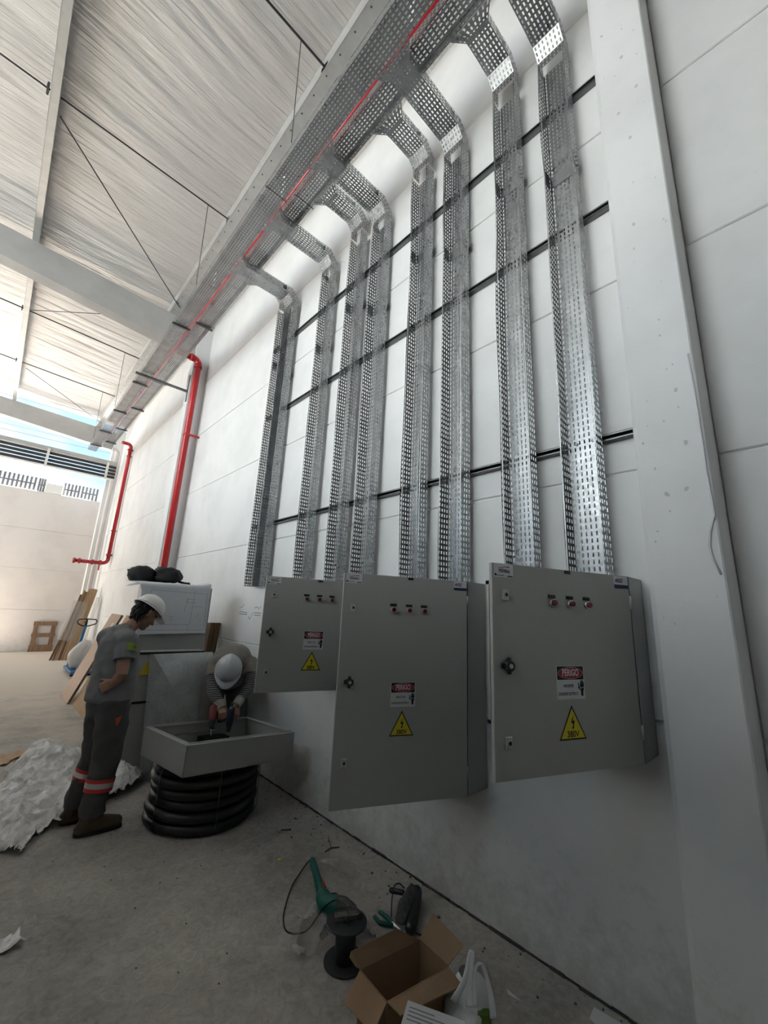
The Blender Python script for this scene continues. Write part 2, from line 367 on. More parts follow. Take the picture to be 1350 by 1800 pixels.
# hall rear behind the camera, and unseen left walls added to shape the light
M['rawwall'] = mat('raw_block', (0.62, 0.615, 0.60), 0.9, noise_amt=0.2, noise_scale=2)
b = MB(); b.box((-14, REAR - 0.2, 0), (2.6, REAR, 8.2)); tag(b.build('wall_rear', 'rawwall'), 'raw block wall behind the viewer', 'wall', kind='structure')
b = MB(); b.box((-4.2, REAR, 0), (-4.0, YOPEN, 8.0)); tag(b.build('wall_side_blocker', 'rawwall'), 'added unseen side wall blocking light left of the viewer', 'wall', kind='structure')  # added out of view, cuts light from the near left
b = MB(); b.box((PARTX - 0.15, REAR, 0), (PARTX, PARTY, PARTH)); b.box((-2.6, 7.2, 0), (-2.4, 13.0, FARH)); tag(b.build('wall_light_block', 'rawwall'), 'added unseen partition walls blocking light left of the viewer', 'wall', kind='structure')  # added out of view, keep light off the lower and far right wall
M['facade'] = mat('white_facade', (0.70, 0.76, 0.79), 0.8, noise_amt=0.05, noise_scale=1)
b = MB(); b.box((-14.2, -4, 0), (-14.0, 6.5, FACH)); b.box((-14.2, 6.5, 0), (-14.0, 17.3, 5.0)); tag(b.build('wall_left_bounce', 'facade'), 'unseen perimeter wall with an added facade bouncing sunlight into the hall', 'wall', kind='structure')  # tall facade added out of view as a sunlit bounce surface
b = MB(); b.box((2.44, 16.0, 0), (2.58, 16.95, 5.0)); tag(b.build('wall_shade_return', 'yardwall'), 'short added return wall shading the yard behind the far column', 'wall', kind='structure')  # added to keep sun off the yard strip at the far end


# ---------------------------------------------------------------- roof
def ceil_z(x, y):
    z = roof_top(x) + 0.20
    # purlins every 2.06 m carry the blanket, it sags between them
    u = ((x + 0.568) / 2.06) % 1.0
    sag = math.sin(math.pi * u) ** 0.8
    ys = y + 0.10 * math.sin(1.3 * x + 0.7 * y) + 0.05 * x * noise.noise(Vector((0.3, y * 0.8, 3.3)))
    rid = lambda a: (1 - abs(a) * 2.0)
    w = 0.026 * noise.noise(Vector((x * 0.35, ys * 2.3, 1.7)))
    w += 0.020 * rid(noise.noise(Vector((x * 0.30 + 5, ys * 3.4, 4.2)))) ** 3
    w += 0.014 * rid(noise.noise(Vector((x * 0.45 + 2, ys * 7.5, 9.2)))) ** 3
    w += 0.007 * noise.noise(Vector((x * 0.7 + 9, ys * 15.0, 7.7)))
    return z - 0.035 * sag + w * (0.30 + 0.70 * sag)
b = MB(); xs = [-9 + i * 0.5 for i in range(13)] + [-2.6 + i * 0.10 for i in range(52)]
ys = [-4 + j * 0.25 for j in range(20)] + [1.0 + j * 0.02 for j in range(736)]
vs = [(x, y, ceil_z(x, y)) for y in ys for x in xs]; nx = len(xs)
# unseen left part of the roof left open to let daylight in
fs = [(j * nx + i, j * nx + i + 1, (j + 1) * nx + i + 1, (j + 1) * nx + i) for j in range(len(ys) - 1) for i in range(nx - 1) if not (xs[i] < XCUT and YCUT < ys[j] < YEND)]
b.add(vs, fs, 0, True); tag(b.build('ceiling', 'blanket'), 'wrinkled silvery insulation blanket under the roof sheets', 'ceiling', kind='structure')
b = MB()
for xa, ya, yb in ((-9, -4, YCUT), (XCUT, YCUT, YEND), (-13, YEND, 15.7)):
    b.add([(xa, ya, roof_top(xa) + 0.36), (2.7, ya, roof_top(2.7) + 0.36), (2.7, yb, roof_top(2.7) + 0.36), (xa, yb, roof_top(xa) + 0.36)], [(0, 1, 2, 3)])
tag(b.build('roof', 'purlin'), 'metal roof sheet above the insulation', 'roof', kind='structure')

def rafter(y0, y1, label):
    b = MB()
    prof = []
    xa, xb = -9, W + 0.02
    def bot(x): return 6.71 - 0.085 * x
    fz = 0.02
    pts = [(xa, bot(xa)), (xb, bot(xb)), (xb, roof_top(xb)), (xa, roof_top(xa))]
    b.extrude([Vector((x, y0, z)) for x, z in pts], ((0, y0, 0), (0, y1, 0)))
    o = b.build('roof_beam', 'beam'); fix_normals(o); tag(o, label, 'beam', 'precast roof beams')
    return o
rafter(8.06, 8.32, 'pale precast roof beam crossing the ceiling halfway down the hall')
rafter(15.76, 16.0, 'pale precast roof beam at the open far end against the sky')

def purlin(x, label, w=0.085, h=0.20, holes=False):
    zb = roof_top(x); t = thing('roof_purlin', label, 'purlin', (x, 6, zb), 'galvanised purlins under the blanket')
    for (ya, yb) in ((-4, 8.19), (8.19, 15.95)):
        # C section: lip, bottom flange, web, top flange
        for lo, hi, nm in (((x - w / 2, ya, zb), (x + w / 2, yb, zb + 0.003), 'bottom_flange'), ((x - w / 2, ya, zb), (x - w / 2 + 0.003, yb, zb + h), 'web'), ((x - w / 2, ya, zb + h - 0.003), (x + w / 2, yb, zb + h), 'top_flange'), ((x + w / 2 - 0.003, ya, zb + 0.003), (x + w / 2, yb, zb + 0.022), 'lip')):
            b = MB(); b.box(lo, hi); b.build(nm, 'purlin', t)
    return t
purlin(-0.568, 'roof purlin running alone across the silvery blanket')
purlin(1.575, 'eave purlin running alongside the main cable trays', 0.17)
# bolts in the eave purlin flange
b = MB()
for k in range(60):
    y = 1.2 + k * 0.24; zb = roof_top(1.575) - 0.001
    b.tube([(1.535, y, zb), (1.535, y, zb - 0.004)], 0.009, 6)
o = b.build('flange_hole', 'darksteel', bpy.data.objects['roof_purlin.001']); o['kind'] = 'stuff'

def sag_bar(y, x0, x1, label):
    z0 = roof_top(x0) + 0.05; z1 = roof_top(x1) + 0.05
    t = thing('sag_bar', label, 'bar', (x0, y, z0), 'dark bars tying the purlins')
    b = MB(); b.tube([(x0, y, z0), (x1, y, z1)], 0.013, 4, sm=False); b.build('bar', 'darksteel', t)
    b = MB(); b.box((x1 - 0.03, y - 0.06, z1 - 0.03), (x1 - 0.01, y + 0.06, z1 + 0.03)); b.build('end_plate', 'darksteel', t)
names = {2.86: 'nearest dark sag bar at the top of the photo', 5.33: 'dark sag bar in front of the first roof beam', 10.4: 'dark sag bar just beyond the first roof beam', 13.0: 'farthest dark sag bar near the open end'}
for y, nm in names.items():
    sag_bar(y, -0.52, 1.52, nm + ', ending at the eave purlin')
    if y > 5: sag_bar(y, -2.58, -0.62, nm + ', left of the lone purlin')
def wire(a, c, label, r=0.005, name='bracing_wire'):
    b = MB(); b.tube([a, c], r, 6); tag(b.build(name, 'darksteel', origin=a), label, 'wire', 'thin steel wires under the roof')
wire(atz(106, 205, 7.3), atz(316, 541, 7.15), 'bracing wire slanting down to the corner of the first roof beam', 0.008)
wire(atz(46, 647, 7.3), atz(179, 744, 7.17), 'bracing wire slanting towards the far open end', 0.008)
wire(atz(53, 545, 7.32), atz(205, 553, 7.32), 'bracing wire crossing just beyond the first roof beam', 0.007)
# ================================================================== STRUT RAILS ON THE WALL
def strut_rail(z, label):
    y0, y1 = 0.534, 5.02
    t = thing('strut_rail', label, 'rail', (W, (y0 + y1) / 2, z), 'strut rails behind the cable trays')
    h = 0.041; d = 0.041; th = 0.0025
    parts = {'back': ((W - th, y0, z), (W, y1, z + h)), 'top_flange': ((W - d, y0, z + h - th), (W, y1, z + h)), 'bottom_flange': ((W - d, y0, z), (W, y1, z + th)),
             'upper_lip': ((W - d, y0, z + h - 0.010), (W - d + th, y1, z + h)), 'lower_lip': ((W - d, y0, z), (W - d + th, y1, z + 0.010))}
    for nm, (lo, hi) in parts.items():
        b = MB(); b.box(lo, hi); b.build(nm, 'darksteel' if nm == 'back' else 'strut', t)
strut_rail(2.625, 'lowest strut rail, crossing just above the cabinets')
strut_rail(4.155, 'middle strut rail behind the hanging cable trays')
strut_rail(5.24, 'top strut rail just below the cable tray bends')

# ================================================================== CABLE TRAYS
FU, FV = 0.36, 0.60
PITCH = 0.038
ZA, ZB = 5.77, 5.95                 # undersides of the two main trays
XA = (1.24, 1.44); XB = (1.557, 1.757)
H = 0.10
XBASE = W - 0.05; XFRONT = XBASE - H

def tray_channel(b, x0, x1, y0, y1, z, h=H):
    """horizontal U channel along Y opening upwards"""
    n = max(1, round((y1 - y0) / PITCH))
    b.perf((x0, y0, z), (x1, y0, z), (x1, y1, z), (x0, y1, z), 7, n, FU, FV)
    for x in (x0, x1): b.perf((x, y0, z), (x, y0, z + h), (x, y1, z + h), (x, y1, z), 3, n, FU, FV)
    for x, s in ((x0, 1), (x1, -1)): b.quad((x, y0, z + h), (x + s * 0.008, y0, z + h), (x + s * 0.008, y1, z + h), (x, y1, z + h))

def main_tray(xr, z, yend, label):
    t = thing('main_cable_tray', label, 'cable tray', ((xr[0] + xr[1]) / 2, 6, z), 'main cable trays under the roof')
    cuts = [-0.9, 2.05, 5.05, 8.05, 11.05, yend]
    for y0, y1 in zip(cuts, cuts[1:]):
        b = MB(); tray_channel(b, xr[0], xr[1], y0, y1 - 0.004, z); b.build('tray_section', 'galv', t)
        for x in (xr[0] - 0.002, xr[1] + 0.0005): b = MB(); b.box((x, y1 - 0.07, z + 0.015), (x + 0.0015, y1 + 0.07, z + 0.085)); b.build('splice_plate', 'galv', t)
        b = MB(); b.box((xr[0], y1 - 0.012, z - 0.003), (xr[1], y1 + 0.012, z - 0.001)); b.build('joint_strip', 'galv', t)
    for y in (1.0, 3.3, 6.2, 8.6, 10.3, 11.9, 13.2):
        b = MB(); b.box((xr[0] - 0.03, y - 0.016, z - 0.034), (xr[1] + 0.03, y + 0.016, z - 0.004)) if y > 6 else b.box((xr[0] - 0.02, y - 0.004, z - 0.008), (xr[1] + 0.02, y + 0.004, z - 0.002))
        b.build('support_bar', 'strut', t)
    return t
main_tray(XA, ZA, 13.83, 'main perforated cable tray on the room side of the red pipe')
main_tray(XB, ZB, 13.83, 'main perforated cable tray on the wall side of the red pipe')
for y in (2.86, 5.33, 10.4, 13.0):
    wire((1.20, y, roof_top(1.2) + 0.06), (XA[0] - 0.01, y - 0.02, ZA + 0.1), 'hanger wire dropping from the sag bar %s' % {2.86: 'nearest the viewer', 5.33: 'in front of the roof beam', 10.4: 'just beyond the roof beam', 13.0: 'at the far end'}[y], 0.004, 'hanger_wire')

def drop_tray(y1, arm, zbot, label, seed, wid=0.19):
    """one drop: tee off the main tray, horizontal arm, 45 degree bend, vertical run on the rails"""
    y2 = y1 + wid; z = ZA if arm == 'A' else ZB; xm = XA[1] if arm == 'A' else XB[1]
    t = thing('cable_tray_drop', label, 'cable tray', (XBASE, (y1 + y2) / 2, zbot), 'perforated drop trays down the wall')
    za = z - 0.002
    # tee with cut corners
    b = MB(); fl = 0.085; xt = xm + 0.10
    b.perf((xm + 0.002, y1 - fl, za), (xm + 0.002, y2 + fl, za), (xt, y2, za), (xt, y1, za), 8, 3, FU, FV)
    for ya, yb in ((y1 - fl, y1), (y2 + fl, y2)): b.perf((xm + 0.002, ya, za), (xm + 0.002, ya, za + H), (xt, yb, za + H), (xt, yb, za), 3, 4, FU, FV)
    b.build('tee', 'galv', t)
    # arm
    xe = W - 0.30; b = MB(); n = max(2, round((xe - xt) / PITCH))
    b.perf((xt, y1, za), (xt, y2, za), (xe, y2, za), (xe, y1, za), 7, n, FU, FV)
    for y in (y1, y2): b.perf((xt, y, za), (xt, y, za + H), (xe, y, za + H), (xe, y, za), 3, n, FU, FV)
    b.build('arm', 'galv', t)
    b = MB(); b.box((xt - 0.02, y1 - 0.001, za - 0.0025), (xt + 0.02, y2 + 0.001, za - 0.001)); b.build('joint_strip', 'galv', t)
    for y in (y1 - 0.002, y2 + 0.0005): b = MB(); b.box((xe - 0.07, y, za + 0.02), (xe + 0.05, y + 0.0015, za + 0.08)); b.build('splice_plate', 'galv', t)
    # bend
    zb = za + 0.0015; xf = W - 0.21; xg = W - 0.14; zg = zb - 0.085; zt = zg - 0.075
    b = MB(); ya, yb = y1 - 0.002, y2 + 0.002
    b.perf((xe, ya, zb), (xe, yb, zb), (xf, yb, zb), (xf, ya, zb), 7, 3, FU, FV)
    b.perf((xf, ya, zb), (xf, yb, zb), (xg, yb, zg), (xg, ya, zg), 7, 3, FU, FV)
    b.perf((xg, ya, zg), (xg, yb, zg), (xg, yb, zt), (xg, ya, zt), 7, 2, FU, FV)
    top = [(xe, zb + H), (xf + 0.045, zb + H), (XBASE - 0.002, zg + 0.065), (XBASE - 0.002, zt)]
    low = [(xe, zb), (xf, zb), (xg, zg), (xg, zt)]
    for y in (ya, yb):
        for i, nn in enumerate((3, 4, 4)):
            b.perf((low[i][0], y, low[i][1]), (top[i][0], y, top[i][1]), (top[i + 1][0], y, top[i + 1][1]), (low[i + 1][0], y, low[i + 1][1]), 3, nn, FU, FV)
    b.build('bend', 'galv', t)
    # vertical run, open side to the room, flange edges a little wavy
    ztop = zg + (0.0 if arm == 'A' else -0.09) - 0.02
    rng = random.Random(seed); ph = [rng.uniform(0, 6.3) for _ in range(3)]
    def warp(p):
        d = (XBASE - p.x) / H
        p.y += d * (0.006 * math.sin(1.9 * p.z + ph[0]) + 0.005 * math.sin(4.3 * p.z + ph[1]))
        p.x += 0.002 * math.sin(2.7 * p.z + ph[2])
        return p
    zj = [zbot, zbot + 1.3 + 0.35 * rng.random(), ztop] if rng.random() < 0.5 else [zbot, zbot + 2.75, ztop]
    zj = [zbot, zbot + 3.0 - (0.25 if arm == 'A' else 0), ztop]
    for z0, z1 in zip(zj, zj[1:]):
        b = MB(); n = max(1, round((z1 - z0) / PITCH))
        b.perf((XBASE, y1, z0), (XBASE, y2, z0), (XBASE, y2, z1), (XBASE, y1, z1), 7, n, 0.30, 0.62)
        for y in (y1, y2): b.perf((XBASE, y, z0), (XFRONT, y, z0), (XFRONT, y, z1), (XBASE, y, z1), 4, n, 0.40, 0.58)
        for y, s in ((y1, 1), (y2, -1)): b.quad((XFRONT, y, z0), (XFRONT, y + s * 0.007, z0), (XFRONT, y + s * 0.007, z1), (XFRONT, y, z1))
        b.v = [warp(p) for p in b.v]
        b.build('tray_run', 'galv', t)
    zc = zj[1]
    for y in (y1 - 0.0025, y2 + 0.001):
        b = MB(); b.box((XBASE - 0.085, y, zc - 0.06), (XBASE - 0.012, y + 0.0015, zc + 0.06)); b.v = [warp(p) for p in b.v]; b.build('splice_plate', 'galv', t)
    b = MB(); b.box((XBASE - 0.0045, y1 + 0.006, zc - 0.05), (XBASE - 0.003, y2 - 0.006, zc + 0.05)); b.v = [warp(p) for p in b.v]; b.build('splice_plate', 'galv', t)
    b = MB()
    for y, s in ((y1, -1), (y2, 1)):
        for dz in (-0.035, 0.0, 0.035):
            for dx in (0.03, 0.065): b.tube([(XBASE - dx, y, zc + dz), (XBASE - dx, y + s * 0.009, zc + dz)], 0.005, 6)
    b.v = [warp(p) for p in b.v]
    b.build('splice_bolt', 'galv', t)['kind'] = 'stuff'
    b = MB()
    for zr in (2.645, 4.175, 5.26):
        for yy in (y1 + 0.05, y2 - 0.05): b.tube([(XBASE - 0.001, yy, zr), (XBASE - 0.008, yy, zr)], 0.009, 6)
    b.build('bolt', 'strut', t)['kind'] = 'stuff'
    return t
DROPS = [(4.61, 'B', 1.885, 'farther of the two side by side drop trays that end above the bare wall'),
         (4.405, 'A', 1.885, 'nearer of the two side by side drop trays that end above the bare wall'),
         (3.52, 'A', 1.872, 'lone drop tray between the paired far trays and the farthest cabinet'),
         (2.975, 'B', 1.872, 'left drop tray above the farthest wall cabinet'),
         (2.586, 'A', 1.872, 'right drop tray above the farthest wall cabinet'),
         (2.01, 'B', 1.866, 'left drop tray above the tall middle cabinet'),
         (1.618, 'A', 1.866, 'right drop tray above the tall middle cabinet'),
         (1.124, 'B', 1.868, 'left drop tray above the nearest cabinet'),
         (0.739, 'A', 1.868, 'right drop tray above the nearest cabinet, next to the column')]
for i, (y, a, zb, lab) in enumerate(DROPS): drop_tray(y, a, zb, lab, 11 + i, 0.19 if i < 7 else 0.188)

# ================================================================== RED PIPES
def arc(c, a, b2, r, n=6):
    """quarter bend: from c + a*r turning towards c + b*r"""
    c, a, b2 = Vector(c), Vector(a), Vector(b2)
    return [c + (a * math.cos(t) + b2 * math.sin(t)) * r for t in [math.pi / 2 * i / n for i in range(n + 1)]]
def collar(b, p, d, r, l=0.05):
    p, d = Vector(p), Vector(d).normalized(); b.tube([p - d * l / 2, p + d * l / 2], r, 16)
t = thing('sprinkler_main', 'straight red sprinkler pipe seen between the two main cable trays', 'pipe', (1.582, 6, 6.1))
b = MB(); b.tube([(1.582, -0.9, 6.102), (1.582, 13.3, 6.102)], 0.045, 14); b.build('pipe', 'red', t)
for y in (1.75, 4.0, 6.9, 8.4, 9.3, 9.7, 11.2): b = MB(); collar(b, (1.582, y, 6.106), (0, 1, 0), 0.050, 0.06); b.build('coupling', 'red', t)
for y in (1.6, 3.6, 5.6, 7.6):
    b = MB(); b.box((1.526, y - 0.02, 6.10), (1.531, y + 0.02, 6.5)); b.tube([(1.53, y, 6.154), (1.63, y, 6.154)], 0.006, 6); b.build('hanger', 'white', t)

xr, yr = 2.135, 7.93
t = thing('fire_riser', 'tall red riser pipe running down beside the middle column', 'pipe', (xr, yr, 0))
R = 0.12
pts = [(1.72, yr, 6.36), (xr - R, yr, 6.36)] + arc((xr - R, yr, 6.36 - R), (0, 0, 1), (1, 0, 0), R) + [(xr, yr, 0.0)]
b = MB(); b.tube(pts, 0.057, 18); b.build('pipe', 'red', t)
b = MB(); collar(b, (xr - R - 0.02, yr, 6.36), (1, 0, 0), 0.072, 0.06); collar(b, (xr, yr, 6.36 - R - 0.03), (0, 0, 1), 0.074, 0.07); b.tube(arc((xr - R, yr, 6.36 - R), (0, 0, 1), (1, 0, 0), R), 0.066, 18); b.build('elbow', 'red', t)
for z in (4.75, 1.9):
    b = MB(); b.box((xr - 0.02, yr - 0.075, z - 0.02), (W - 0.002, yr - 0.065, z + 0.02)); collar(b, (xr, yr, z), (0, 0, 1), 0.066, 0.035); b.build('clamp', 'red', t)

xr, yr = 2.275, 13.95
t = thing('hydrant_pipe', 'short red pipe with a bottom elbow at the far end of the wall', 'pipe', (xr, yr, 2.6))
pts = [(2.02, yr, 6.28), (xr - 0.1, yr, 6.28)] + arc((xr - 0.1, yr, 6.18), (0, 0, 1), (1, 0, 0), 0.1) + [(xr, yr, 2.78)] + arc((xr - 0.12, yr, 2.78), (1, 0, 0), (0, 0, -1), 0.12) + [(1.5, yr, 2.66)]
b = MB(); b.tube(pts, 0.05, 16); b.build('pipe', 'red', t)
for p, d in (((2.10, yr, 2.66), (1, 0, 0)), ((1.92, yr, 2.66), (1, 0, 0)), ((1.62, yr, 2.66), (1, 0, 0)), ((1.5, yr, 2.66), (1, 0, 0)), ((xr, yr, 2.9), (0, 0, 1)), ((xr, yr, 6.1), (0, 0, 1))): b = MB(); collar(b, p, d, 0.075, 0.05); b.build('coupling', 'red', t)
for z in (5.9, 3.6):
    b = MB(); b.box((xr - 0.07, yr - 0.012, z - 0.015), (W - 0.002, yr + 0.012, z + 0.015)); b.build('clamp', 'red', t)
b = MB(); b.tube([(2.10, yr + 0.02, 2.6), (2.10, yr + 0.02, 2.45)], 0.02, 10); b.build('drain_tap', 'red', t)
# cream elbow of the gutter downpipe behind
t = thing('gutter_downpipe', 'cream gutter downpipe with a curved elbow behind the far red pipe', 'pipe', (2.2, 15.4, 0))
b = MB(); b.tube([(2.0, 15.3, 6.42), (2.05, 15.3, 6.42)] + arc((2.05, 15.3, 6.3), (0, 0, 1), (1, 0, 0), 0.12) + [(2.17, 15.3, 0.0)], 0.06, 14); b.build('pipe', 'yardwall', t)
# triangular wall bracket under the trays at the middle column
def wall_bracket(y, label):
    t = thing('wall_bracket', label, 'bracket', (W, y, 5.6), None)
    x0 = W - (0.28 if 8.0 < y < 8.4 else 0)
    b = MB(); b.box((1.16, y - 0.02, ZA - 0.075), (x0, y + 0.02, ZA - 0.036)); b.build('arm', 'strut', t)
    b = MB(); b.box((x0 - 0.012, y - 0.03, 5.5), (x0, y + 0.03, ZA + 0.3)); b.build('wall_plate', 'strut', t)
for y, l in ((8.12, 'steel bracket on the middle column under the main trays'),): wall_bracket(y, l)

# white loose cable on the near column edge
pts = [atx(1209, 622, W - 0.285), atx(1226, 720, W - 0.285), atx(1242, 830, W - 0.285), atx(1256, 905, W - 0.285), atx(1248, 935, W - 0.287), atx(1247, 960, W - 0.287), atx(1254, 985, W - 0.287), atx(1268, 1010, W - 0.285)]
b = MB(); b.tube(pts, 0.004, 8); tag(b.build('loose_cable', 'white', origin=pts[-1]), 'thin white cable sticking to the edge of the near column', 'cable')

# ================================================================== ELECTRICAL CABINETS
def cabinet(y0, width, z0, z1, fe, label, lamps_z, handle_z, latch_z, sign_z, tri_z, full=True, tag_right=True):
    xf = 2.158; y1 = y0 + width
    t = thing('electrical_cabinet', label, 'cabinet', (W, y0 + width / 2, z0), 'grey cabinets hung on the wall')
    th = 0.003
    b = MB()
    b.box((W - th, y0, z0), (W, y1, z1)); b.box((xf, y0, z0), (W, y0 + th, z1)); b.box((xf, y1 - th, z0), (W, y1, z1)); b.box((xf, y0, z0), (W, y1, z0 + th)); b.box((xf, y0, z1 - th), (W, y1, z1))
    # returned front lip
    l = 0.022
    for lo, hi in (((xf, y0, z0), (xf + 0.002, y0 + l, z1)), ((xf, y1 - l, z0), (xf + 0.002, y1, z1)), ((xf, y0, z0), (xf + 0.002, y1, z0 + l)), ((xf, y0, z1 - l), (xf + 0.002, y1, z1))): b.box(lo, hi)
    b.build('body', 'cab', t)
    b = MB(); b.box((W - 0.03, y0 + 0.06, z0 + 0.06), (W - 0.027, y1 - 0.06, z1 - 0.06)); b.build('mounting_plate', 'galv2', t)
    # door: hinge at (xf, y0), free edge fe
    hi = Vector((xf - 0.004, y0 + 0.0, 0)); f = Vector((fe[0], fe[1], 0)); d = (hi - f); w = d.length; d.normalize()
    n = Vector((0, 0, 1)).cross(d); n = n if n.dot(Vector((-1, -1, 0))) > 0 else -n      # outward face, towards the viewer
    n = Vector((-abs(d.y), -abs(d.x), 0)).normalized() if False else n
    mt = frame((f.x, f.y, 0), d, (0, 0, 1))
    if mt.to_3x3().col[2].dot(CAM - f) < 0: mt = frame((f.x, f.y, 0), d, (0, 0, 1)) @ Matrix.Scale(-1, 4, (0, 0, 1))
    D = 0.018
    b = MB(); b.bbox((0, z0, -D), (w, z1, 0), 0.0015, 0, mt)
    door = b.build('door', 'cab', t); fix_normals(door)
    b = MB(); b.box((0.02, z0 + 0.02, -D - 0.004), (w - 0.02, z0 + 0.035, -D), 0, mt); b.box((0.02, z1 - 0.035, -D - 0.004), (w - 0.02, z1 - 0.02, -D), 0, mt); b.box((0.02, z0 + 0.02, -D - 0.004), (0.035, z1 - 0.02, -D), 0, mt); b.box((w - 0.035, z0 + 0.02, -D - 0.004), (w - 0.02, z1 - 0.02, -D), 0, mt)
    b.build('gasket', 'black', door)
    def cylz(b, u, z, r, h0, h1, mi=0, n=18, r2=None): b.tube([mt @ Vector((u, z, h0)), mt @ Vector((u, z, h1))], [r, r2 if r2 else r], n, mi)
    for z in latch_z:
        b = MB(); b.bbox((0.046, z - 0.021, 0), (0.076, z + 0.021, 0.007), 0.002, 0, mt); cylz(b, 0.061, z, 0.011, 0.007, 0.011, 0); cylz(b, 0.061, z, 0.007, 0.011, 0.0115, 1); fix_normals(b.build('latch', ['cabin', 'black'], door))
    b = MB(); b.bbox((0.034, handle_z - 0.011, 0), (0.086, handle_z + 0.011, 0.016), 0.003, 0, mt); cylz(b, 0.062, handle_z, 0.019, 0, 0.026); b.bbox((0.053, handle_z - 0.03, 0.008), (0.069, handle_z + 0.03, 0.022), 0.003, 0, mt); cylz(b, 0.062, handle_z, 0.009, 0.026, 0.028, 1)
    fix_normals(b.build('handle', ['black', 'chrome'], door))
    for u in (0.301, 0.399, 0.495):
        b = MB(); b.box((u - 0.020, lamps_z + 0.019, 0), (u + 0.020, lamps_z + 0.033, 0.0015), 1, mt)
        cylz(b, u, lamps_z, 0.0155, 0, 0.012, 0); cylz(b, u, lamps_z, 0.0125, 0.012, 0.022, 2, r2=0.011)
        fix_normals(b.build('indicator_lamp', ['chrome', 'inkblack', 'lens'], door))
    b = MB(); b.box((w / 2 - 0.004, z1 - 0.017, 0), (w / 2 + 0.030, z1 - 0.003, 0.0015), 0, mt); b.build('name_plate', 'inkblack', door)
    def T(u, z, h=0.0014): return mt @ Matrix.Translation((u, z, h))
    def rect(b, u0, u1, za, zb, h, mi): b.add([mt @ Vector(p) for p in ((u0, za, h), (u1, za, h), (u1, zb, h), (u0, zb, h))], [(0, 1, 2, 3)], mi)
    # danger sign
    u0, u1 = 0.305, 0.452; zt = sign_z; H2 = 0.127
    b = MB(); b.box((u0, zt - H2, 0), (u1, zt, 0.001), 0, mt)
    rect(b, u0 + 0.003, u1 - 0.004, zt - 0.053, zt - 0.002, 0.0012, 1)
    for rx, ry, h, mi in ((0.066, 0.0225, 0.0013, 0), (0.0645, 0.021, 0.0014, 2)):
        b.add([mt @ Vector(((u0 + u1) / 2 + rx * math.cos(2 * math.pi * k / 32), zt - 0.0275 + ry * math.sin(2 * math.pi * k / 32), h)) for k in range(32)], [tuple(range(32))], mi)
    b.text('PERIGO', 0.036, T((u0 + u1) / 2, zt - 0.0275, 0.0016), 0, 0.72, bold=0.0012)
    b.text('RISCO DE', 0.0145, T(u0 + 0.060, zt - 0.077), 1, 0.86, bold=0.0004)
    b.text('CHOQUE ELÉTRICO', 0.0145, T(u0 + 0.058, zt - 0.107), 1, 0.80, bold=0.0004)
    # black hand with a bolt of current across the wrist
    hx, hz = u0 + 0.131, zt - 0.08
    def pl(pts, h, mi): b.add([mt @ Vector((hx + x, hz + z, h)) for x, z in pts], [tuple(range(len(pts)))], mi)
    pl([(-0.006, -0.036), (0.006, -0.036), (0.007, -0.018), (0.011, -0.010), (-0.010, -0.010), (-0.006, -0.018)], 0.0014, 1)
    pl([(-0.010, -0.010), (0.011, -0.010), (0.011, 0.010), (-0.009, 0.010)], 0.0014, 1)
    for k, (x, hh) in enumerate(((-0.0085, 0.018), (-0.0035, 0.024), (0.0015, 0.023), (0.0065, 0.018))): pl([(x, 0.008), (x + 0.0044, 0.008), (x + 0.0044, hh), (x + 0.0022, hh + 0.002), (x, hh)], 0.0014, 1)
    pl([(-0.010, -0.010), (-0.008, -0.006), (-0.015, 0.001), (-0.017, -0.002)], 0.0014, 1)
    pl([(-0.022, 0.014), (-0.018, 0.014), (-0.013, 0.004), (-0.016, -0.004), (-0.012, -0.009), (-0.015, -0.012), (-0.021, -0.005), (-0.018, 0.004)], 0.0014, 1)
    pl([(-0.012, -0.008), (-0.006, -0.005), (-0.002, -0.008), (0.004, -0.004), (0.012, -0.007), (0.012, -0.0045), (0.004, -0.0015), (-0.002, -0.0055), (-0.006, -0.0025), (-0.012, -0.0055)], 0.0016, 0)
    sgn = b.build('danger_sign', ['white', 'inkblack', 'inkred'], door); sgn['label'] = 'white sticker reading PERIGO RISCO DE CHOQUE ELÉTRICO'
    # voltage triangle
    uc = 0.375; zt = tri_z; hw = 0.071; hh = 0.127
    b = MB()
    for k, h, mi in ((0.0, 0.0008, 1), (0.0055, 0.0012, 0)):
        b.add([mt @ Vector(p) for p in ((uc - hw + k * 1.55, zt - hh + k, h), (uc + hw - k * 1.55, zt - hh + k, h), (uc, zt - k * 2.0, h))], [(0, 1, 2)], mi)
    b.text('380V', 0.032, T(uc, zt - 0.107, 0.0015), 1, 0.92, bold=0.0006)
    def bl(pts): b.add([mt @ Vector((uc + x, zt - 0.065 + z, 0.0015)) for x, z in pts], [tuple(range(len(pts)))], 1)
    bl([(0.006, 0.030), (-0.007, 0.002), (0.001, 0.005)]); bl([(0.001, 0.005), (-0.007, 0.002), (0.002, -0.004), (0.012, 0.010)]); bl([(0.012, 0.010), (0.002, -0.004), (0.001, -0.016), (0.005, -0.016)])
    bl([(-0.003, -0.013), (0.008, -0.015), (0.000, -0.026)])
    tr = b.build('voltage_sign', ['yellow', 'inkblack'], door); tr['label'] = 'yellow warning triangle reading 380V'
    # logo sticker top left
    b = MB(); u0, u1, za, zb = 0.010, 0.104, z1 - 0.056, z1 - 0.003
    b.box((u0, za, 0), (u1, zb, 0.001), 0, mt)
    b.add([mt @ Vector(p) for p in ((u0 + 0.022, zb - 0.0115, 0.0013), (u1 - 0.018, zb - 0.0125, 0.0013), (u1 - 0.018, zb - 0.0075, 0.0013))], [(0, 1, 2)], 2)
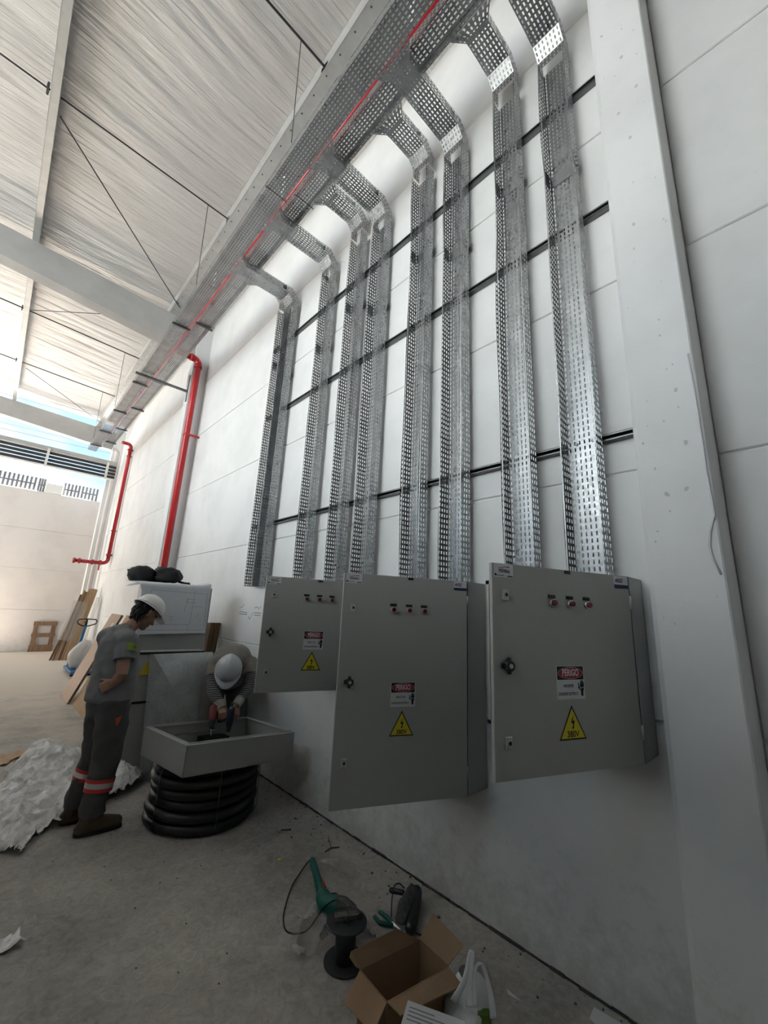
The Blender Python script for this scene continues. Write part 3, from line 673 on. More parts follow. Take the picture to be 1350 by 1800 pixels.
    b.text('GRUPO', 0.008, T(u0 + 0.033, zb - 0.016), 1); b.text('PEREIRA', 0.0175, T(u0 + 0.050, zb - 0.0275), 1, 0.86, bold=0.0004)
    rect(b, u0 + 0.004, u1 - 0.045, za + 0.0065, za + 0.009, 0.0013, 1); rect(b, u1 - 0.030, u1 - 0.002, za + 0.003, za + 0.0075, 0.0013, 1)
    b.add([mt @ Vector((u0 + 0.007 + 0.005 * math.cos(k * math.pi / 6), za + 0.010 + 0.005 * math.sin(k * math.pi / 6), 0.0014)) for k in range(12)], [tuple(range(12))], 1)
    lg = b.build('logo_sticker', ['white', 'inkblack', 'inkred'], door); lg['label'] = 'small white sticker reading GRUPO PEREIRA'
    if tag_right:
        b = MB(); u0, u1, za, zb = w - 0.092, w - 0.004, z1 - 0.058, z1 - 0.004
        b.box((u0, za, 0), (u1, zb, 0.001), 0, mt); rect(b, u0, u1, za, za + 0.016, 0.0013, 2)
        b.text('AKEZ', 0.024, T(u0 + 0.030, zb - 0.020) @ Matrix(((1, 0.25, 0, 0), (0, 1, 0, 0), (0, 0, 1, 0), (0, 0, 0, 1))), 1, 0.8, bold=0.0008)
        lg = b.build('maker_sticker', ['white', 'inkblue', 'inkblue'], door); lg['label'] = 'white and navy sticker reading AKEZ'
    for z in (z0 + 0.12, z1 - 0.12):
        b = MB(); b.tube([(xf - 0.003, y0 - 0.003, z - 0.03), (xf - 0.003, y0 - 0.003, z + 0.03)], 0.006, 8); b.build('hinge', 'cab', t)
    return t
cabinet(0.635, 0.772, 1.080, 1.866, (1.44, 0.91), 'nearest grey cabinet, door ajar, hung beside the column', 1.722, 1.475, (1.742, 1.206), 1.473, 1.324)
cabinet(1.54, 0.80, 0.68, 1.862, (1.436, 1.858), 'tall middle grey cabinet with the longest door', 1.670, 1.283, (1.670, 0.893), 1.278, 1.132)
cabinet(2.50, 0.775, 1.088, 1.870, (1.42, 2.736), 'farthest wall cabinet, half hidden by the tall one', 1.724, 1.485, (1.741, 1.221), 1.496, 1.354)
# ================================================================== FAR END: FENCE, HEADER, CABLES
M['picket'] = mat('fence_grey', (0.20, 0.20, 0.21), 0.6)
M['offwhite'] = mat('off_white_paint', (0.80, 0.78, 0.74), 0.6, noise_amt=0.06, noise_scale=4)
def fence(x0, x1, n, label):
    t = thing('picket_fence', label, 'fence', ((x0 + x1) / 2, 17.27, 5.0), 'grey pickets on top of the yard wall')
    b = MB(); b.box((x0, 17.255, 5.20), (x1, 17.27, 5.245)); b.build('rail', 'picket', t)
    for k in range(n):
        x = x0 + 0.03 + (x1 - x0 - 0.06) * k / (n - 1)
        b = MB(); b.box((x - 0.028, 17.235, 5.0), (x + 0.028, 17.255, 5.44)); b.build('picket', 'picket', t)
fence(-0.72, 0.42, 11, 'longest picket section, at the left edge of the photo')
fence(0.47, 0.66, 3, 'short picket section just left of the white wall post')
fence(1.14, 1.60, 5, 'picket section just right of the white wall post')
fence(1.64, 2.12, 5, 'picket section nearest the far column')
b = MB(); b.bbox((0.66, 17.18, 5.0), (1.14, 17.42, 5.34), 0.02); tag(b.build('wall_post', 'offwhite', origin=(0.9, 17.3, 5.0)), 'white block post standing between the pickets', 'post')

t = thing('header_frame', 'horizontal steel frame with dark slats spanning the far opening', 'frame', (0, 15.2, 5.4))
b = MB(); b.box((-9, 15.15, 5.86), (2.2, 15.32, 5.97)); b.build('top_rail', 'beam', t)
b = MB(); b.box((-9, 15.12, 5.36), (2.2, 15.17, 5.40)); b.build('bottom_rail', 'offwhite', t)
for k, z in enumerate((5.46, 5.57, 5.68, 5.79)):
    b = MB(); b.box((-9, 15.20, z - 0.038), (2.2, 15.22, z + 0.045)); b.build('slat', 'darksteel', t)
for x in (-3.5, -1.05, 0.46, 1.95):
    b = MB(); b.box((x - 0.03, 15.10, 5.36), (x + 0.03, 15.15, 5.9)); b.build('upright', 'offwhite', t)
for k, (y, z0, z1) in enumerate(((27, 10.35, 10.15), (27, 10.05, 9.85), (27.4, 9.75, 9.5), (27.4, 8.6, 8.7), (27, 11.9, 11.6))):
    pts = [(-14 + 20 * i / 12, y, z0 + (z1 - z0) * i / 12 - 0.25 * math.sin(math.pi * i / 12)) for i in range(13)]
    b = MB(); b.tube(pts, 0.012, 6); tag(b.build('power_line', 'darksteel', origin=pts[0]), ['second highest power line against the sky', 'third power line from the top against the sky', 'fourth power line from the top, above the slatted frame', 'lowest power line, below the slatted frame', 'highest power line, above the far roof beam'][k], 'power line', 'power lines beyond the yard')

# ================================================================== THINGS AGAINST THE FAR WALL
M['wood'] = mat('raw_timber', (0.27, 0.155, 0.085), 0.7, col2=(0.17, 0.095, 0.05), noise_scale=5, stretch=(8, 8, 0.7), bump=0.1)
M['wood2'] = mat('pale_timber', (0.55, 0.37, 0.20), 0.65, col2=(0.42, 0.27, 0.14), noise_scale=5, stretch=(9, 9, 0.6))
M['wood3'] = mat('dark_timber', (0.25, 0.17, 0.09), 0.75, col2=(0.13, 0.085, 0.045), noise_scale=6, stretch=(9, 9, 0.6))
M['door1'] = mat('pink_veneer', (0.55, 0.37, 0.25), 0.5, col2=(0.46, 0.30, 0.20), noise_scale=4, stretch=(0.8, 12, 0.8))
M['film'] = mat('clear_film', (0.75, 0.74, 0.72), 0.12, alpha=0.32, bump=0.8, bump_scale=18, spec=0.9)
M['sack'] = mat('white_sack', (0.72, 0.70, 0.67), 0.6, noise_amt=0.08, noise_scale=6, bump=0.4, bump_scale=16)
M['blue'] = mat('jack_blue', (0.03, 0.16, 0.36), 0.4, noise_amt=0.2, noise_scale=9)
t = thing('broken_pallet', 'broken wooden pallet frame leaning on the far yard wall', 'pallet', (1.5, 17.1, 0))
lean = lambda x, z, y=17.12: (x, y - 0.06 * (0.9 - z), z)
def slat3(b, x0, x1, z0, z1, y, d=0.025, sk=0.0):
    vs = [lean(x0, z0, y), lean(x1, z0, y), lean(x1 + sk, z1, y), lean(x0 + sk, z1, y)]; vs = [Vector(v) for v in vs]
    b.add(vs + [v + Vector((0, d, 0)) for v in vs], [(0, 1, 2, 3), (7, 6, 5, 4), (0, 4, 5, 1), (1, 5, 6, 2), (2, 6, 7, 3), (3, 7, 4, 0)])
for x in (1.22, 1.66): b = MB(); slat3(b, x, x + 0.11, 0.0, 0.9, 17.15); b.build('upright', 'wood', t)
for z0, z1 in ((0.0, 0.2), (0.44, 0.55), (0.78, 0.9)): b = MB(); slat3(b, 1.2, 1.79, z0, z1, 17.12); b.build('slat', 'wood', t)

# wrapped bundle of boards
t = thing('board_bundle', 'bundle of tall boards wrapped in clear film in the far corner', 'boards', (1.9, 14.6, 0))
for k, (x0, w, yb, h, m, a) in enumerate(((1.58, 0.05, 14.60, 1.80, 'wood', 10), (1.64, 0.05, 14.62, 1.92, 'wood2', 9.5), (1.70, 0.06, 14.60, 1.88, 'wood', 9), (1.77, 0.06, 14.62, 1.96, 'wood2', 9), (1.84, 0.17, 14.58, 1.97, 'wood2', 8), (1.52, 0.05, 14.66, 1.30, 'wood3', 14))):
    mt = Matrix.Translation((x0, yb, 0)) @ Matrix.Rotation(math.radians(a), 4, 'Y')
    b = MB(); b.box((0, 0, 0), (w, 0.035, h), 0, mt); b.v = [Vector((p.x, p.y, max(p.z, 0.0))) for p in b.v]; b.build('board', m, t)
b = MB(); mt = Matrix.Translation((1.54, 14.58, 0)) @ Matrix.Rotation(math.radians(9.5), 4, 'Y')
b.tube([mt @ Vector((0.15, 0.03, z)) for z in (0.55, 0.8, 1.1, 1.35, 1.62)], [(0.19, 0.07), (0.205, 0.08), (0.19, 0.075), (0.20, 0.08), (0.185, 0.07)], 18, side=(1, 0, 0), cap=False); b.build('wrap', 'film', t)
# white trims leaning beside
for k in range(3):
    mt = Matrix.Translation((2.03 + 0.045 * k, 14.0 + 0.1 * k, 0)) @ Matrix.Rotation(math.radians(6.0), 4, 'Y')
    b = MB(); b.box((0, 0, 0.004), (0.012, 0.07, 1.72), 0, mt); tag(b.build('white_trim', 'offwhite', origin=(2.03 + 0.045 * k, 14.0 + 0.1 * k, 0)), ['nearest white trim strip leaning beside the wrapped boards', 'middle white trim strip leaning beside the wrapped boards', 'farthest white trim strip leaning beside the wrapped boards'][k], 'trim', 'white trims leaning in the corner')
# pallet jack
jx, jy = 1.80, 12.45
t = thing('pallet_jack', 'blue hand pallet jack with a black loop handle', 'pallet jack', (jx, jy, 0))
b = MB()
lp = [(-0.19, 1.13), (-0.16, 1.17), (0.0, 1.18), (0.18, 1.17), (0.21, 1.13), (0.19, 1.07), (0.06, 1.02), (0.0, 1.01), (-0.07, 1.02), (-0.17, 1.07)]
b.tube([(jx + 0.06 + x, jy, z) for x, z in lp], 0.014, 8, closed=True); b.tube([(jx + 0.06, jy, 1.17), (jx + 0.055, jy, 1.0)], 0.026, 8); b.tube([(jx + 0.0, jy, 1.11), (jx + 0.06, jy, 1.11)], 0.008, 6); b.build('handle', 'black', t)
b = MB(); b.tube([(jx + 0.055, jy, 1.02), (jx - 0.02, jy + 0.02, 0.3)], 0.032, 10); b.build('drawbar', 'blue', t)
b = MB(); b.tube([(jx - 0.02, jy + 0.02, 0.1), (jx - 0.02, jy + 0.02, 0.42)], 0.05, 14); b.box((jx - 0.14, jy - 0.02, 0.12), (jx + 0.14, jy + 0.14, 0.24)); b.build('pump', 'blue', t)
for x in (-0.2, 0.10):
    b = MB(); b.bbox((jx + x, jy - 1.05, 0.06), (jx + x + 0.15, jy + 0.1, 0.12), 0.01); b.build('fork', 'blue', t)
    b = MB(); b.tube([(jx + x + 0.02, jy - 0.9, 0.04), (jx + x + 0.13, jy - 0.9, 0.04)], 0.04, 12); b.build('wheel', 'black', t)
b = MB(); b.tube([(jx - 0.07, jy + 0.02, 0.09), (jx + 0.03, jy + 0.02, 0.09)], 0.09, 14); b.build('wheel', 'black', t)
# white sack slumped on the jack forks
b = MB(); vs = []; n = 28; m2 = 18
for i in range(m2 + 1):
    th = math.pi * i / m2
    for j in range(n):
        ph = 2 * math.pi * j / n
        p = Vector((math.sin(th) * math.cos(ph), math.sin(th) * math.sin(ph), math.cos(th)))
        k = 1 + 0.10 * noise.noise(p * 2.2 + Vector((3, 1, 4))) + 0.05 * noise.noise(p * 6)
        q = Vector((p.x * 0.20 * k, p.y * 0.17 * k, 0.32 * p.z * k)); q.x += 0.10 * max(p.z, 0); 
        vs.append(Vector((1.75 + q.x, 11.85 + q.y, max(0.126, 0.42 + q.z))))
fs = [(i * n + j, (i + 1) * n + j, (i + 1) * n + (j + 1) % n, i * n + (j + 1) % n) for i in range(m2) for j in range(n)]
b.add(vs, fs, 0, True); tag(b.build('white_sack', 'sack', origin=(1.75, 11.85, 0.12)), 'full white sack slumped on the pallet jack forks', 'sack')

# ================================================================== LEANING DOOR PANELS
def lean_panel(ya, yb, L, xb, m, label, tilt=0.36, dz=0.0, edge='wood3'):
    c, s = math.cos(tilt), math.sin(tilt)
    def P(u, v, h): return Vector((xb + v * s - h * c, ya + (yb - ya) * u, dz + v * c + h * s))
    t = thing('door_panel', label, 'panel', (xb, (ya + yb) / 2, 0), 'wood veneer panels leaning in a row')
    def slab(h0, h1, e, nm, mm):
        b = MB(); c8 = [P(u, v, h) for h in (h0, h1) for u, v in ((e / abs(yb - ya), e), (1 - e / abs(yb - ya), e), (1 - e / abs(yb - ya), L - e), (e / abs(yb - ya), L - e))]
        b.add(c8, [(3, 2, 1, 0), (4, 5, 6, 7), (0, 1, 5, 4), (1, 2, 6, 5), (2, 3, 7, 6), (3, 0, 4, 7)]); fix_normals(b.build(nm, mm, t))
    slab(-0.034, 0.0, 0.0, 'core', edge); slab(0.0, 0.003, 0.004, 'face', m)
    return t, P
t, P = lean_panel(9.42, 8.62, 1.50, 1.25, 'door1', 'farthest leaning veneer panel with a small white paper label')
b = MB()
b.add([P(0.62, 1.12, 0.0045), P(0.80, 1.12, 0.0045), P(0.80, 1.34, 0.0045), P(0.62, 1.34, 0.0045)], [(0, 1, 2, 3)]); b.build('paper_label', 'white', t)
lean_panel(8.58, 7.45, 1.50, 1.32, 'wood2', 'middle leaning veneer panel, behind the standing worker')
lean_panel(7.40, 6.35, 1.50, 1.42, 'wood2', 'nearest leaning veneer panel, mostly hidden by the standing worker')

# ================================================================== STACK OF ENCLOSURES WITH DRAWING SHEET
M['paper'] = mat('drawing_paper', (0.70, 0.71, 0.74), 0.65, noise_amt=0.05, noise_scale=3)
M['cloth'] = mat('black_bag_cloth', (0.014, 0.014, 0.015), 0.75, bump=0.5, bump_scale=30)
def rot_frame(cx, cy, ang): return Matrix.Translation((cx, cy, 0)) @ Matrix.Rotation(ang, 4, 'Z')
t = thing('tall_enclosure', 'tall grey enclosure standing behind the workers under a paper drawing', 'enclosure', (1.6, 5.35, 0))
mt = rot_frame(1.25, 5.12, math.radians(-2))
b = MB(); b.bbox((0, 0, 0), (0.70, 0.42, 1.84), 0.004, 0, mt); b.build('body', 'cab', t)
b = MB(); b.bbox((-0.012, -0.012, 0.04), (0.0, 0.02, 1.83), 0.003, 0, mt); b.build('side_trim', 'edge', t)
b = MB(); b.box((0.55, 0.1, 1.84), (0.60, 0.16, 1.86), 0, mt); b.build('lifting_eye', 'chrome', t)
t = thing('low_enclosure', 'lower grey enclosure with a black gasket edge in front of the tall one', 'enclosure', (1.55, 4.98, 0))
mt = rot_frame(1.20, 4.89, math.radians(-1))
b = MB(); b.bbox((0, 0, 0), (0.68, 0.19, 1.15), 0.003, 0, mt); b.build('body', 'cab', t)
b = MB()
for lo, hi in (((0.0, -0.006, 1.125), (0.68, 0.0, 1.15)), ((0.655, -0.006, 0.3), (0.68, 0.0, 1.125)), ((0.0, -0.006, 0.66), (0.655, 0.0, 0.68))): b.box(lo, hi, 0, mt)
b.build('gasket', 'blackrub', t)
for x0, x1 in ((0.30, 0.46), (0.50, 0.645)):
    b = MB(); b.box((x0, -0.008, 1.10), (x1, -0.006, 1.122), 0, mt); b.build('label_strip', 'white', t)
b = MB(); b.add([mt @ Vector(p) for p in ((0.05, -0.004, 0.93), (0.19, -0.004, 0.93), (0.12, -0.004, 1.06))], [(0, 1, 2)]); b.build('voltage_sticker', 'yellow', t)['label'] = 'yellow warning triangle'
# drawing sheet draped over the front
t = thing('paper_drawing', 'large crumpled technical drawing draped over the tall enclosure', 'paper', (1.48, 5.1, 1.3))
b = MB(); nu, nv = 28, 24; vs = []
for j in range(nv + 1):
    for i in range(nu + 1):
        u = i / nu; v = j / nv
        x = 1.20 + 0.72 * u - 0.03 * (1 - u) * v; zt = 1.86
        s = v * 0.74
        wob = 0.012 * noise.noise(Vector((u * 4, v * 4, 2))) + 0.006 * noise.noise(Vector((u * 11, v * 9, 5)))
        if s < 0.54: z = 1.315 + 0.012 * u + s; y = 5.075 - 0.025 * (1 - u) + wob + 0.012 * v
        else: z = zt + 0.006 + abs(wob); y = 5.095 + (s - 0.54)
        if u > 0.86 and s >= 0.5: z += (u - 0.86) * 0.25
        if u < 0.02 and s > 0.45: x -= 0.10 * (s - 0.45) / 0.29; 
        vs.append((x, y - 0.02 * (s < 0.54), z))
fs = [(j * (nu + 1) + i, j * (nu + 1) + i + 1, (j + 1) * (nu + 1) + i + 1, (j + 1) * (nu + 1) + i) for j in range(nv) for i in range(nu)]
b.add(vs, fs, 0, True); b.build('sheet', 'paper', t)
b = MB(); b.add([(1.20, 5.06, 1.84), (1.02, 5.02, 1.80), (1.10, 5.10, 1.83), (1.20, 5.20, 1.868), (1.06, 5.05, 1.825)], [(0, 1, 4), (0, 4, 3), (4, 2, 3)]); b.build('turned_corner', 'paper', t)
b = MB(); yl = 5.022
def ln(x0, z0, x1, z1, w=0.003):
    d = Vector((x1 - x0, 0, z1 - z0)); n = Vector((-d.z, 0, d.x)).normalized() * w / 2
    for (a, c) in (((x0, z0), (x1, z1)),):
        b.add([Vector((a[0], yl, a[1])) + n, Vector((a[0], yl, a[1])) - n, Vector((c[0], yl, c[1])) - n, Vector((c[0], yl, c[1])) + n], [(0, 1, 2, 3)])
for seg in ((1.26, 1.36, 1.27, 1.78), (1.27, 1.78, 1.87, 1.77), (1.87, 1.77, 1.885, 1.37), (1.26, 1.36, 1.885, 1.36), (1.66, 1.70, 1.75, 1.70), (1.66, 1.70, 1.66, 1.66), (1.66, 1.66, 1.75, 1.665), (1.64, 1.56, 1.66, 1.72), (1.72, 1.42, 1.73, 1.80), (1.72, 1.62, 1.84, 1.62), (1.3, 1.42, 1.7, 1.42), (1.70, 1.35, 1.71, 1.40), (1.70, 1.40, 1.695, 1.43), (1.78, 1.5, 1.80, 1.55), (1.5, 1.5, 1.53, 1.5), (1.5, 1.47, 1.53, 1.47)): ln(*seg)
b.build('drawn_line', 'pencil', t)['kind'] = 'stuff'
def lump(name, c, r, label, seed, cat='bag'):
    b = MB(); n = 26; m2 = 16; vs = []
    for i in range(m2 + 1):
        th = math.pi * i / m2
        for j in range(n):
            ph = 2 * math.pi * j / n
            p = Vector((math.sin(th) * math.cos(ph), math.sin(th) * math.sin(ph), math.cos(th)))
            sq = lambda a: math.copysign(abs(a) ** 0.75, a)
            k = 1 + 0.22 * noise.noise(p * 1.8 + Vector((seed, 0, 0))) + 0.12 * noise.noise(p * 5 + Vector((0, seed, 0)))
            q = Vector((sq(p.x) * r[0] * k, sq(p.y) * r[1] * k, sq(p.z) * r[2] * k))
            vs.append(Vector((c[0] + q.x, c[1] + q.y, max(c[2], c[2] + r[2] * 0.85 + q.z))))
    fs = [(i * n + j, (i + 1) * n + j, (i + 1) * n + (j + 1) % n, i * n + (j + 1) % n) for i in range(m2) for j in range(n)]
    b.add(vs, fs, 0, True); t = thing(name, label, cat, c, 'black bags on the enclosure'); b.build('bag_body', 'cloth', t); return t
t = lump('black_bag', (1.215, 5.36, 1.874), (0.135, 0.14, 0.092), 'black bag farther left on top of the tall enclosure', 3)
t2 = lump('black_bag', (1.480, 5.33, 1.874), (0.150, 0.15, 0.098), 'rounder black bag on the drawing, right of the other', 8)
b = MB(); b.tube([(1.60, 5.26, 1.90), (1.66, 5.24, 1.884), (1.72, 5.25, 1.882), (1.74, 5.30, 1.882)], (0.014), 8); b.build('strap', 'cloth', t2)
b = MB(); b.tube([(1.33, 5.33, 1.96), (1.36, 5.25, 2.01), (1.40, 5.22, 1.98)], 0.010, 8); b.build('strap', 'cloth', t2)
# galvanised mounting plate leaning on the enclosures
t = thing('mounting_plate', 'galvanised steel mounting plate leaning against the grey enclosures', 'plate', (1.7, 4.72, 0))
TL, TR, BL, BR = aty(270, 1150, 4.80), aty(374, 1146, 4.80), atz(250, 1371, 0.002), atz(392, 1362, 0.002)
nrm = (TR - TL).cross(BL - TL).normalized(); nrm = nrm if nrm.y < 0 else -nrm
b = MB(); q = [TL, TR, BR, BL]; b.add(q + [p - nrm * 0.003 for p in q], [(0, 1, 2, 3), (7, 6, 5, 4), (0, 4, 5, 1), (1, 5, 6, 2), (2, 6, 7, 3), (3, 7, 4, 0)]); fix_normals(b.build('sheet', 'galv2', t))
b = MB(); ed = (BL - TL); ux = (TR - TL).normalized()
b.perf(TL - ux * 0.026 - nrm * 0.02, TL, BL, BL - ux * 0.026 - nrm * 0.02, 2, 52, 0.5, 0.5); b.build('slotted_edge', 'galv2', t)
b = MB()
for u, v in ((0.03, 0.02), (0.10, 0.02), (0.13, 0.10), (0.55, 0.09), (0.66, 0.08), (0.2, 0.2), (0.33, 0.2), (0.66, 0.22), (0.06, 0.55), (0.62, 0.32), (0.5, 0.3)):
    c = TL + (TR - TL) * u + (BL - TL) * v + nrm * 0.0008; n = 8; ay = nrm.cross(ux)
    b.add([c + (ux * math.cos(2 * math.pi * k / n) + ay * math.sin(2 * math.pi * k / n)) * 0.008 for k in range(n)], [tuple(range(n))])
b.build('hole', 'black', t)['kind'] = 'stuff'
# boards against the wall
for k, (xa, xb, m, lab) in enumerate(((2.14, 2.20, 'door1', 'thin reddish board beside the brown plank behind the enclosures'), (2.205, 2.33, 'wood3', 'rough brown plank leaning on the wall behind the bent worker'))):
    b = MB(); b.box((xa, 5.60, 0), (xb, 5.65 + 0.03 * k, 1.42)); sh = 0.10
    b.v = [Vector((p.x - sh * (1.42 - p.z) / 1.42, p.y + 0.02 * p.z, p.z)) for p in b.v]; tag(b.build('plank', m, origin=(xa, 5.6, 0)), lab, 'plank')
# pencil marks on the wall
b = MB(); xw = W - 0.0008
def stroke(pts, w=0.004):
    for a, c in zip(pts, pts[1:]):
        A = atx(*a, xw); Cc = atx(*c, xw); d = (Cc - A); n = Vector((0, -d.z, d.y)).normalized() * w / 2
        b.add([A + n, A - n, Cc - n, Cc + n], [(0, 1, 2, 3)])
for s in ([(423, 1068), (427, 1066), (430, 1062)], [(421, 1079), (434, 1080), (434, 1077), (422, 1075), (421, 1079)], [(436, 1083), (439, 1089), (444, 1077)], [(446, 1081), (458, 1082)], [(446, 1077), (459, 1078)], [(447, 1069), (452, 1067), (455, 1070), (459, 1066)]): stroke(s, 0.008)
tag(b.build('pencil_mark', 'pencil', origin=atx(440, 1078, xw)), 'pencil sketch marks on the wall below the paired trays', 'marks', kind=None)

# ================================================================== CONDUIT COIL WITH OPEN ENCLOSURE
M['terminal'] = mat('terminal_brown', (0.16, 0.06, 0.045), 0.6)
M['hose'] = mat('black_conduit', (0.010, 0.011, 0.011), 0.42)
cx, cy = 1.61, 3.78
t = thing('conduit_coil', 'black corrugated conduit coil standing on the floor under the open enclosure', 'conduit coil', (cx, cy, 0))
def ring(R, r, z, ph, seed):
    b = MB(); n = 72; m2 = 10; pts = []; rad = []
    for i in range(n * 2):
        a = 2 * math.pi * i / (n * 2)
        rr2 = R + 0.010 * math.sin(2 * a + ph) + 0.008 * math.sin(3 * a + seed)
        pts.append((cx + rr2 * math.cos(a), cy + rr2 * math.sin(a), z + 0.004 * math.sin(2 * a + seed))); rad.append(r if i % 2 else r * 0.94)
    b.tube(pts, rad, m2, closed=True); return b
for k in range(6):
    ring(0.378 + 0.012 * math.sin(k * 2.1) + (0.015 if k < 1 else 0), 0.037, 0.041 + 0.0745 * k, k * 1.3, k).build('loop', 'hose', t)
    ring(0.295, 0.036, 0.041 + 0.0745 * k, k * 1.1 + 1, k + 3).build('loop', 'hose', t)
for a in (math.radians(200), math.radians(262), math.radians(322)):
    co, si = math.cos(a), math.sin(a); b = MB()
    pts = [(cx + r * co, cy + r * si, z) for r, z in ((0.26, 0.47), (0.40, 0.466), (0.435, 0.40), (0.44, 0.06), (0.41, 0.004))]
    b.tube(pts, 0.003, 6); b.build('tie_wire', 'strut', t)

N0 = Vector((1.236, 3.29, 0.668)); U = Vector((0.91, 0.04, -0.05)); V = Vector((-0.10, 0.69, -0.008)); Z3 = Vector((0, 0, 0.205))
t = thing('open_enclosure', 'open grey enclosure box lying face up on the conduit coil', 'enclosure', N0 + U * 0.5 + V * 0.5 - Z3)
def para(b, o, u, v, w, mi=0):
    vs = [o, o + u, o + u + v, o + v]; vs += [p + w for p in vs]
    b.add(vs, [(0, 3, 2, 1), (4, 5, 6, 7), (0, 1, 5, 4), (1, 2, 6, 5), (2, 3, 7, 6), (3, 0, 4, 7)], mi)
un, vn = U.normalized(), V.normalized(); th = 0.004; o0 = N0 - Z3
b = MB(); para(b, o0, U, V, Vector((0, 0, 0.004))); fix_normals(b.build('back_panel', 'cabin', t))
for o, u, v in ((o0, U, vn * th), (o0 + V - vn * th, U, vn * th), (o0, un * th, V), (o0 + U - un * th, un * th, V)):
    b = MB(); para(b, o, u, v, Z3); fix_normals(b.build('side_panel', 'cab', t))
lw = 0.022; e = Vector((0, 0, 0.003))
for o, u, v in ((N0, U, vn * lw), (N0 + V - vn * lw, U, vn * lw), (N0, un * lw, V), (N0 + U - un * lw, un * lw, V)):
    b = MB(); para(b, o - e, u, v, e); fix_normals(b.build('rim', 'edge', t))
i0 = N0 + un * lw + vn * lw; iu = U - un * 2 * lw; iv = V - vn * 2 * lw; up = Vector((0, 0, 0.013))
for o, u, v in ((i0, iu, vn * 0.003), (i0 + iv, iu, vn * 0.003), (i0, un * 0.003, iv), (i0 + iu, un * 0.003, iv)):
    b = MB(); para(b, o, u, v, up); fix_normals(b.build('inner_flange', 'edge', t))
b = MB(); para(b, o0 + U * 0.45 + V * 0.72 + Vector((0, 0, 0.01)), U * 0.24, V * 0.18, Vector((0, 0, 0.10))); fix_normals(b.build('cutout_block', 'black', t))
b = MB(); para(b, o0 + U * 0.25 + V * 0.88 + Vector((0, 0, 0.13)), U * 0.42, V * 0.05, Vector((0, 0, 0.01))); fix_normals(b.build('din_rail', 'galv', t))
b = MB(); para(b, o0 + U * 0.1 + V * 0.35 + Vector((0, 0, 0.01)), U * 0.25, V * 0.2, Vector((0, 0, 0.05))); fix_normals(b.build('terminal_block', 'terminal', t))
# ================================================================== PEOPLE
M['skin'] = mat('skin', (0.40, 0.225, 0.155), 0.55, noise_amt=0.10, noise_scale=14, spec=0.4)
M['hair'] = mat('dark_hair', (0.012, 0.010, 0.009), 0.5, bump=0.6, bump_scale=90)
M['shirt'] = mat('grey_tshirt', (0.215, 0.215, 0.215), 0.85, noise_amt=0.10, noise_scale=9, bump=0.25, bump_scale=16)
M['trousers'] = mat('dark_grey_trousers', (0.095, 0.092, 0.088), 0.85, noise_amt=0.15, noise_scale=9, bump=0.3, bump_scale=14)
M['shirt2'] = mat('beige_grey_shirt', (0.27, 0.245, 0.21), 0.85, noise_amt=0.10, noise_scale=9, bump=0.25, bump_scale=16)
M['trousers2'] = mat('brown_grey_trousers', (0.15, 0.135, 0.12), 0.85, noise_amt=0.12, noise_scale=9, bump=0.3, bump_scale=14)
M['helmet'] = mat('white_helmet', (0.80, 0.79, 0.74), 0.3, coat=0.3)
M['helmet2'] = mat('grey_white_helmet', (0.55, 0.56, 0.58), 0.3, coat=0.3)
M['boot'] = mat('brown_boot', (0.095, 0.068, 0.042), 0.7, noise_amt=0.25, noise_scale=12, bump=0.3, bump_scale=40)
M['sole'] = mat('boot_sole', (0.03, 0.026, 0.022), 0.8)
M['hiviz'] = mat('red_band', (0.62, 0.05, 0.045), 0.6)
M['silver'] = mat('reflective_band', (0.62, 0.58, 0.57), 0.35)
M['glove'] = mat('beige_cuff', (0.36, 0.34, 0.30), 0.9)
M['greenprint'] = mat('green_print', (0.20, 0.30, 0.04), 0.8)
M['orange'] = mat('orange_tag', (0.62, 0.09, 0.03), 0.6)
M['eyew'] = mat('eye_white', (0.6, 0.58, 0.55), 0.3)
def striped(name):
    m = bpy.data.materials.new(name); m.use_nodes = True; nt = m.node_tree; b = nt.nodes['Principled BSDF']; b.inputs['Roughness'].default_value = 0.85
    tc = nt.nodes.new('ShaderNodeTexCoord'); w = nt.nodes.new('ShaderNodeTexWave'); w.wave_type = 'BANDS'; w.bands_direction = 'Z'; w.inputs['Scale'].default_value = 22; w.inputs['Distortion'].default_value = 0.6
    r = nt.nodes.new('ShaderNodeValToRGB'); r.color_ramp.interpolation = 'CONSTANT'; r.color_ramp.elements[0].color = (0.012, 0.012, 0.013, 1); r.color_ramp.elements[1].color = (0.36, 0.36, 0.36, 1); r.color_ramp.elements[1].position = 0.66
    nt.links.new(tc.outputs['Object'], w.inputs['Vector']); nt.links.new(w.outputs['Fac'], r.inputs['Fac']); nt.links.new(r.outputs['Color'], b.inputs['Base Color'])
    return m
M['stripes'] = striped('striped_sleeve')

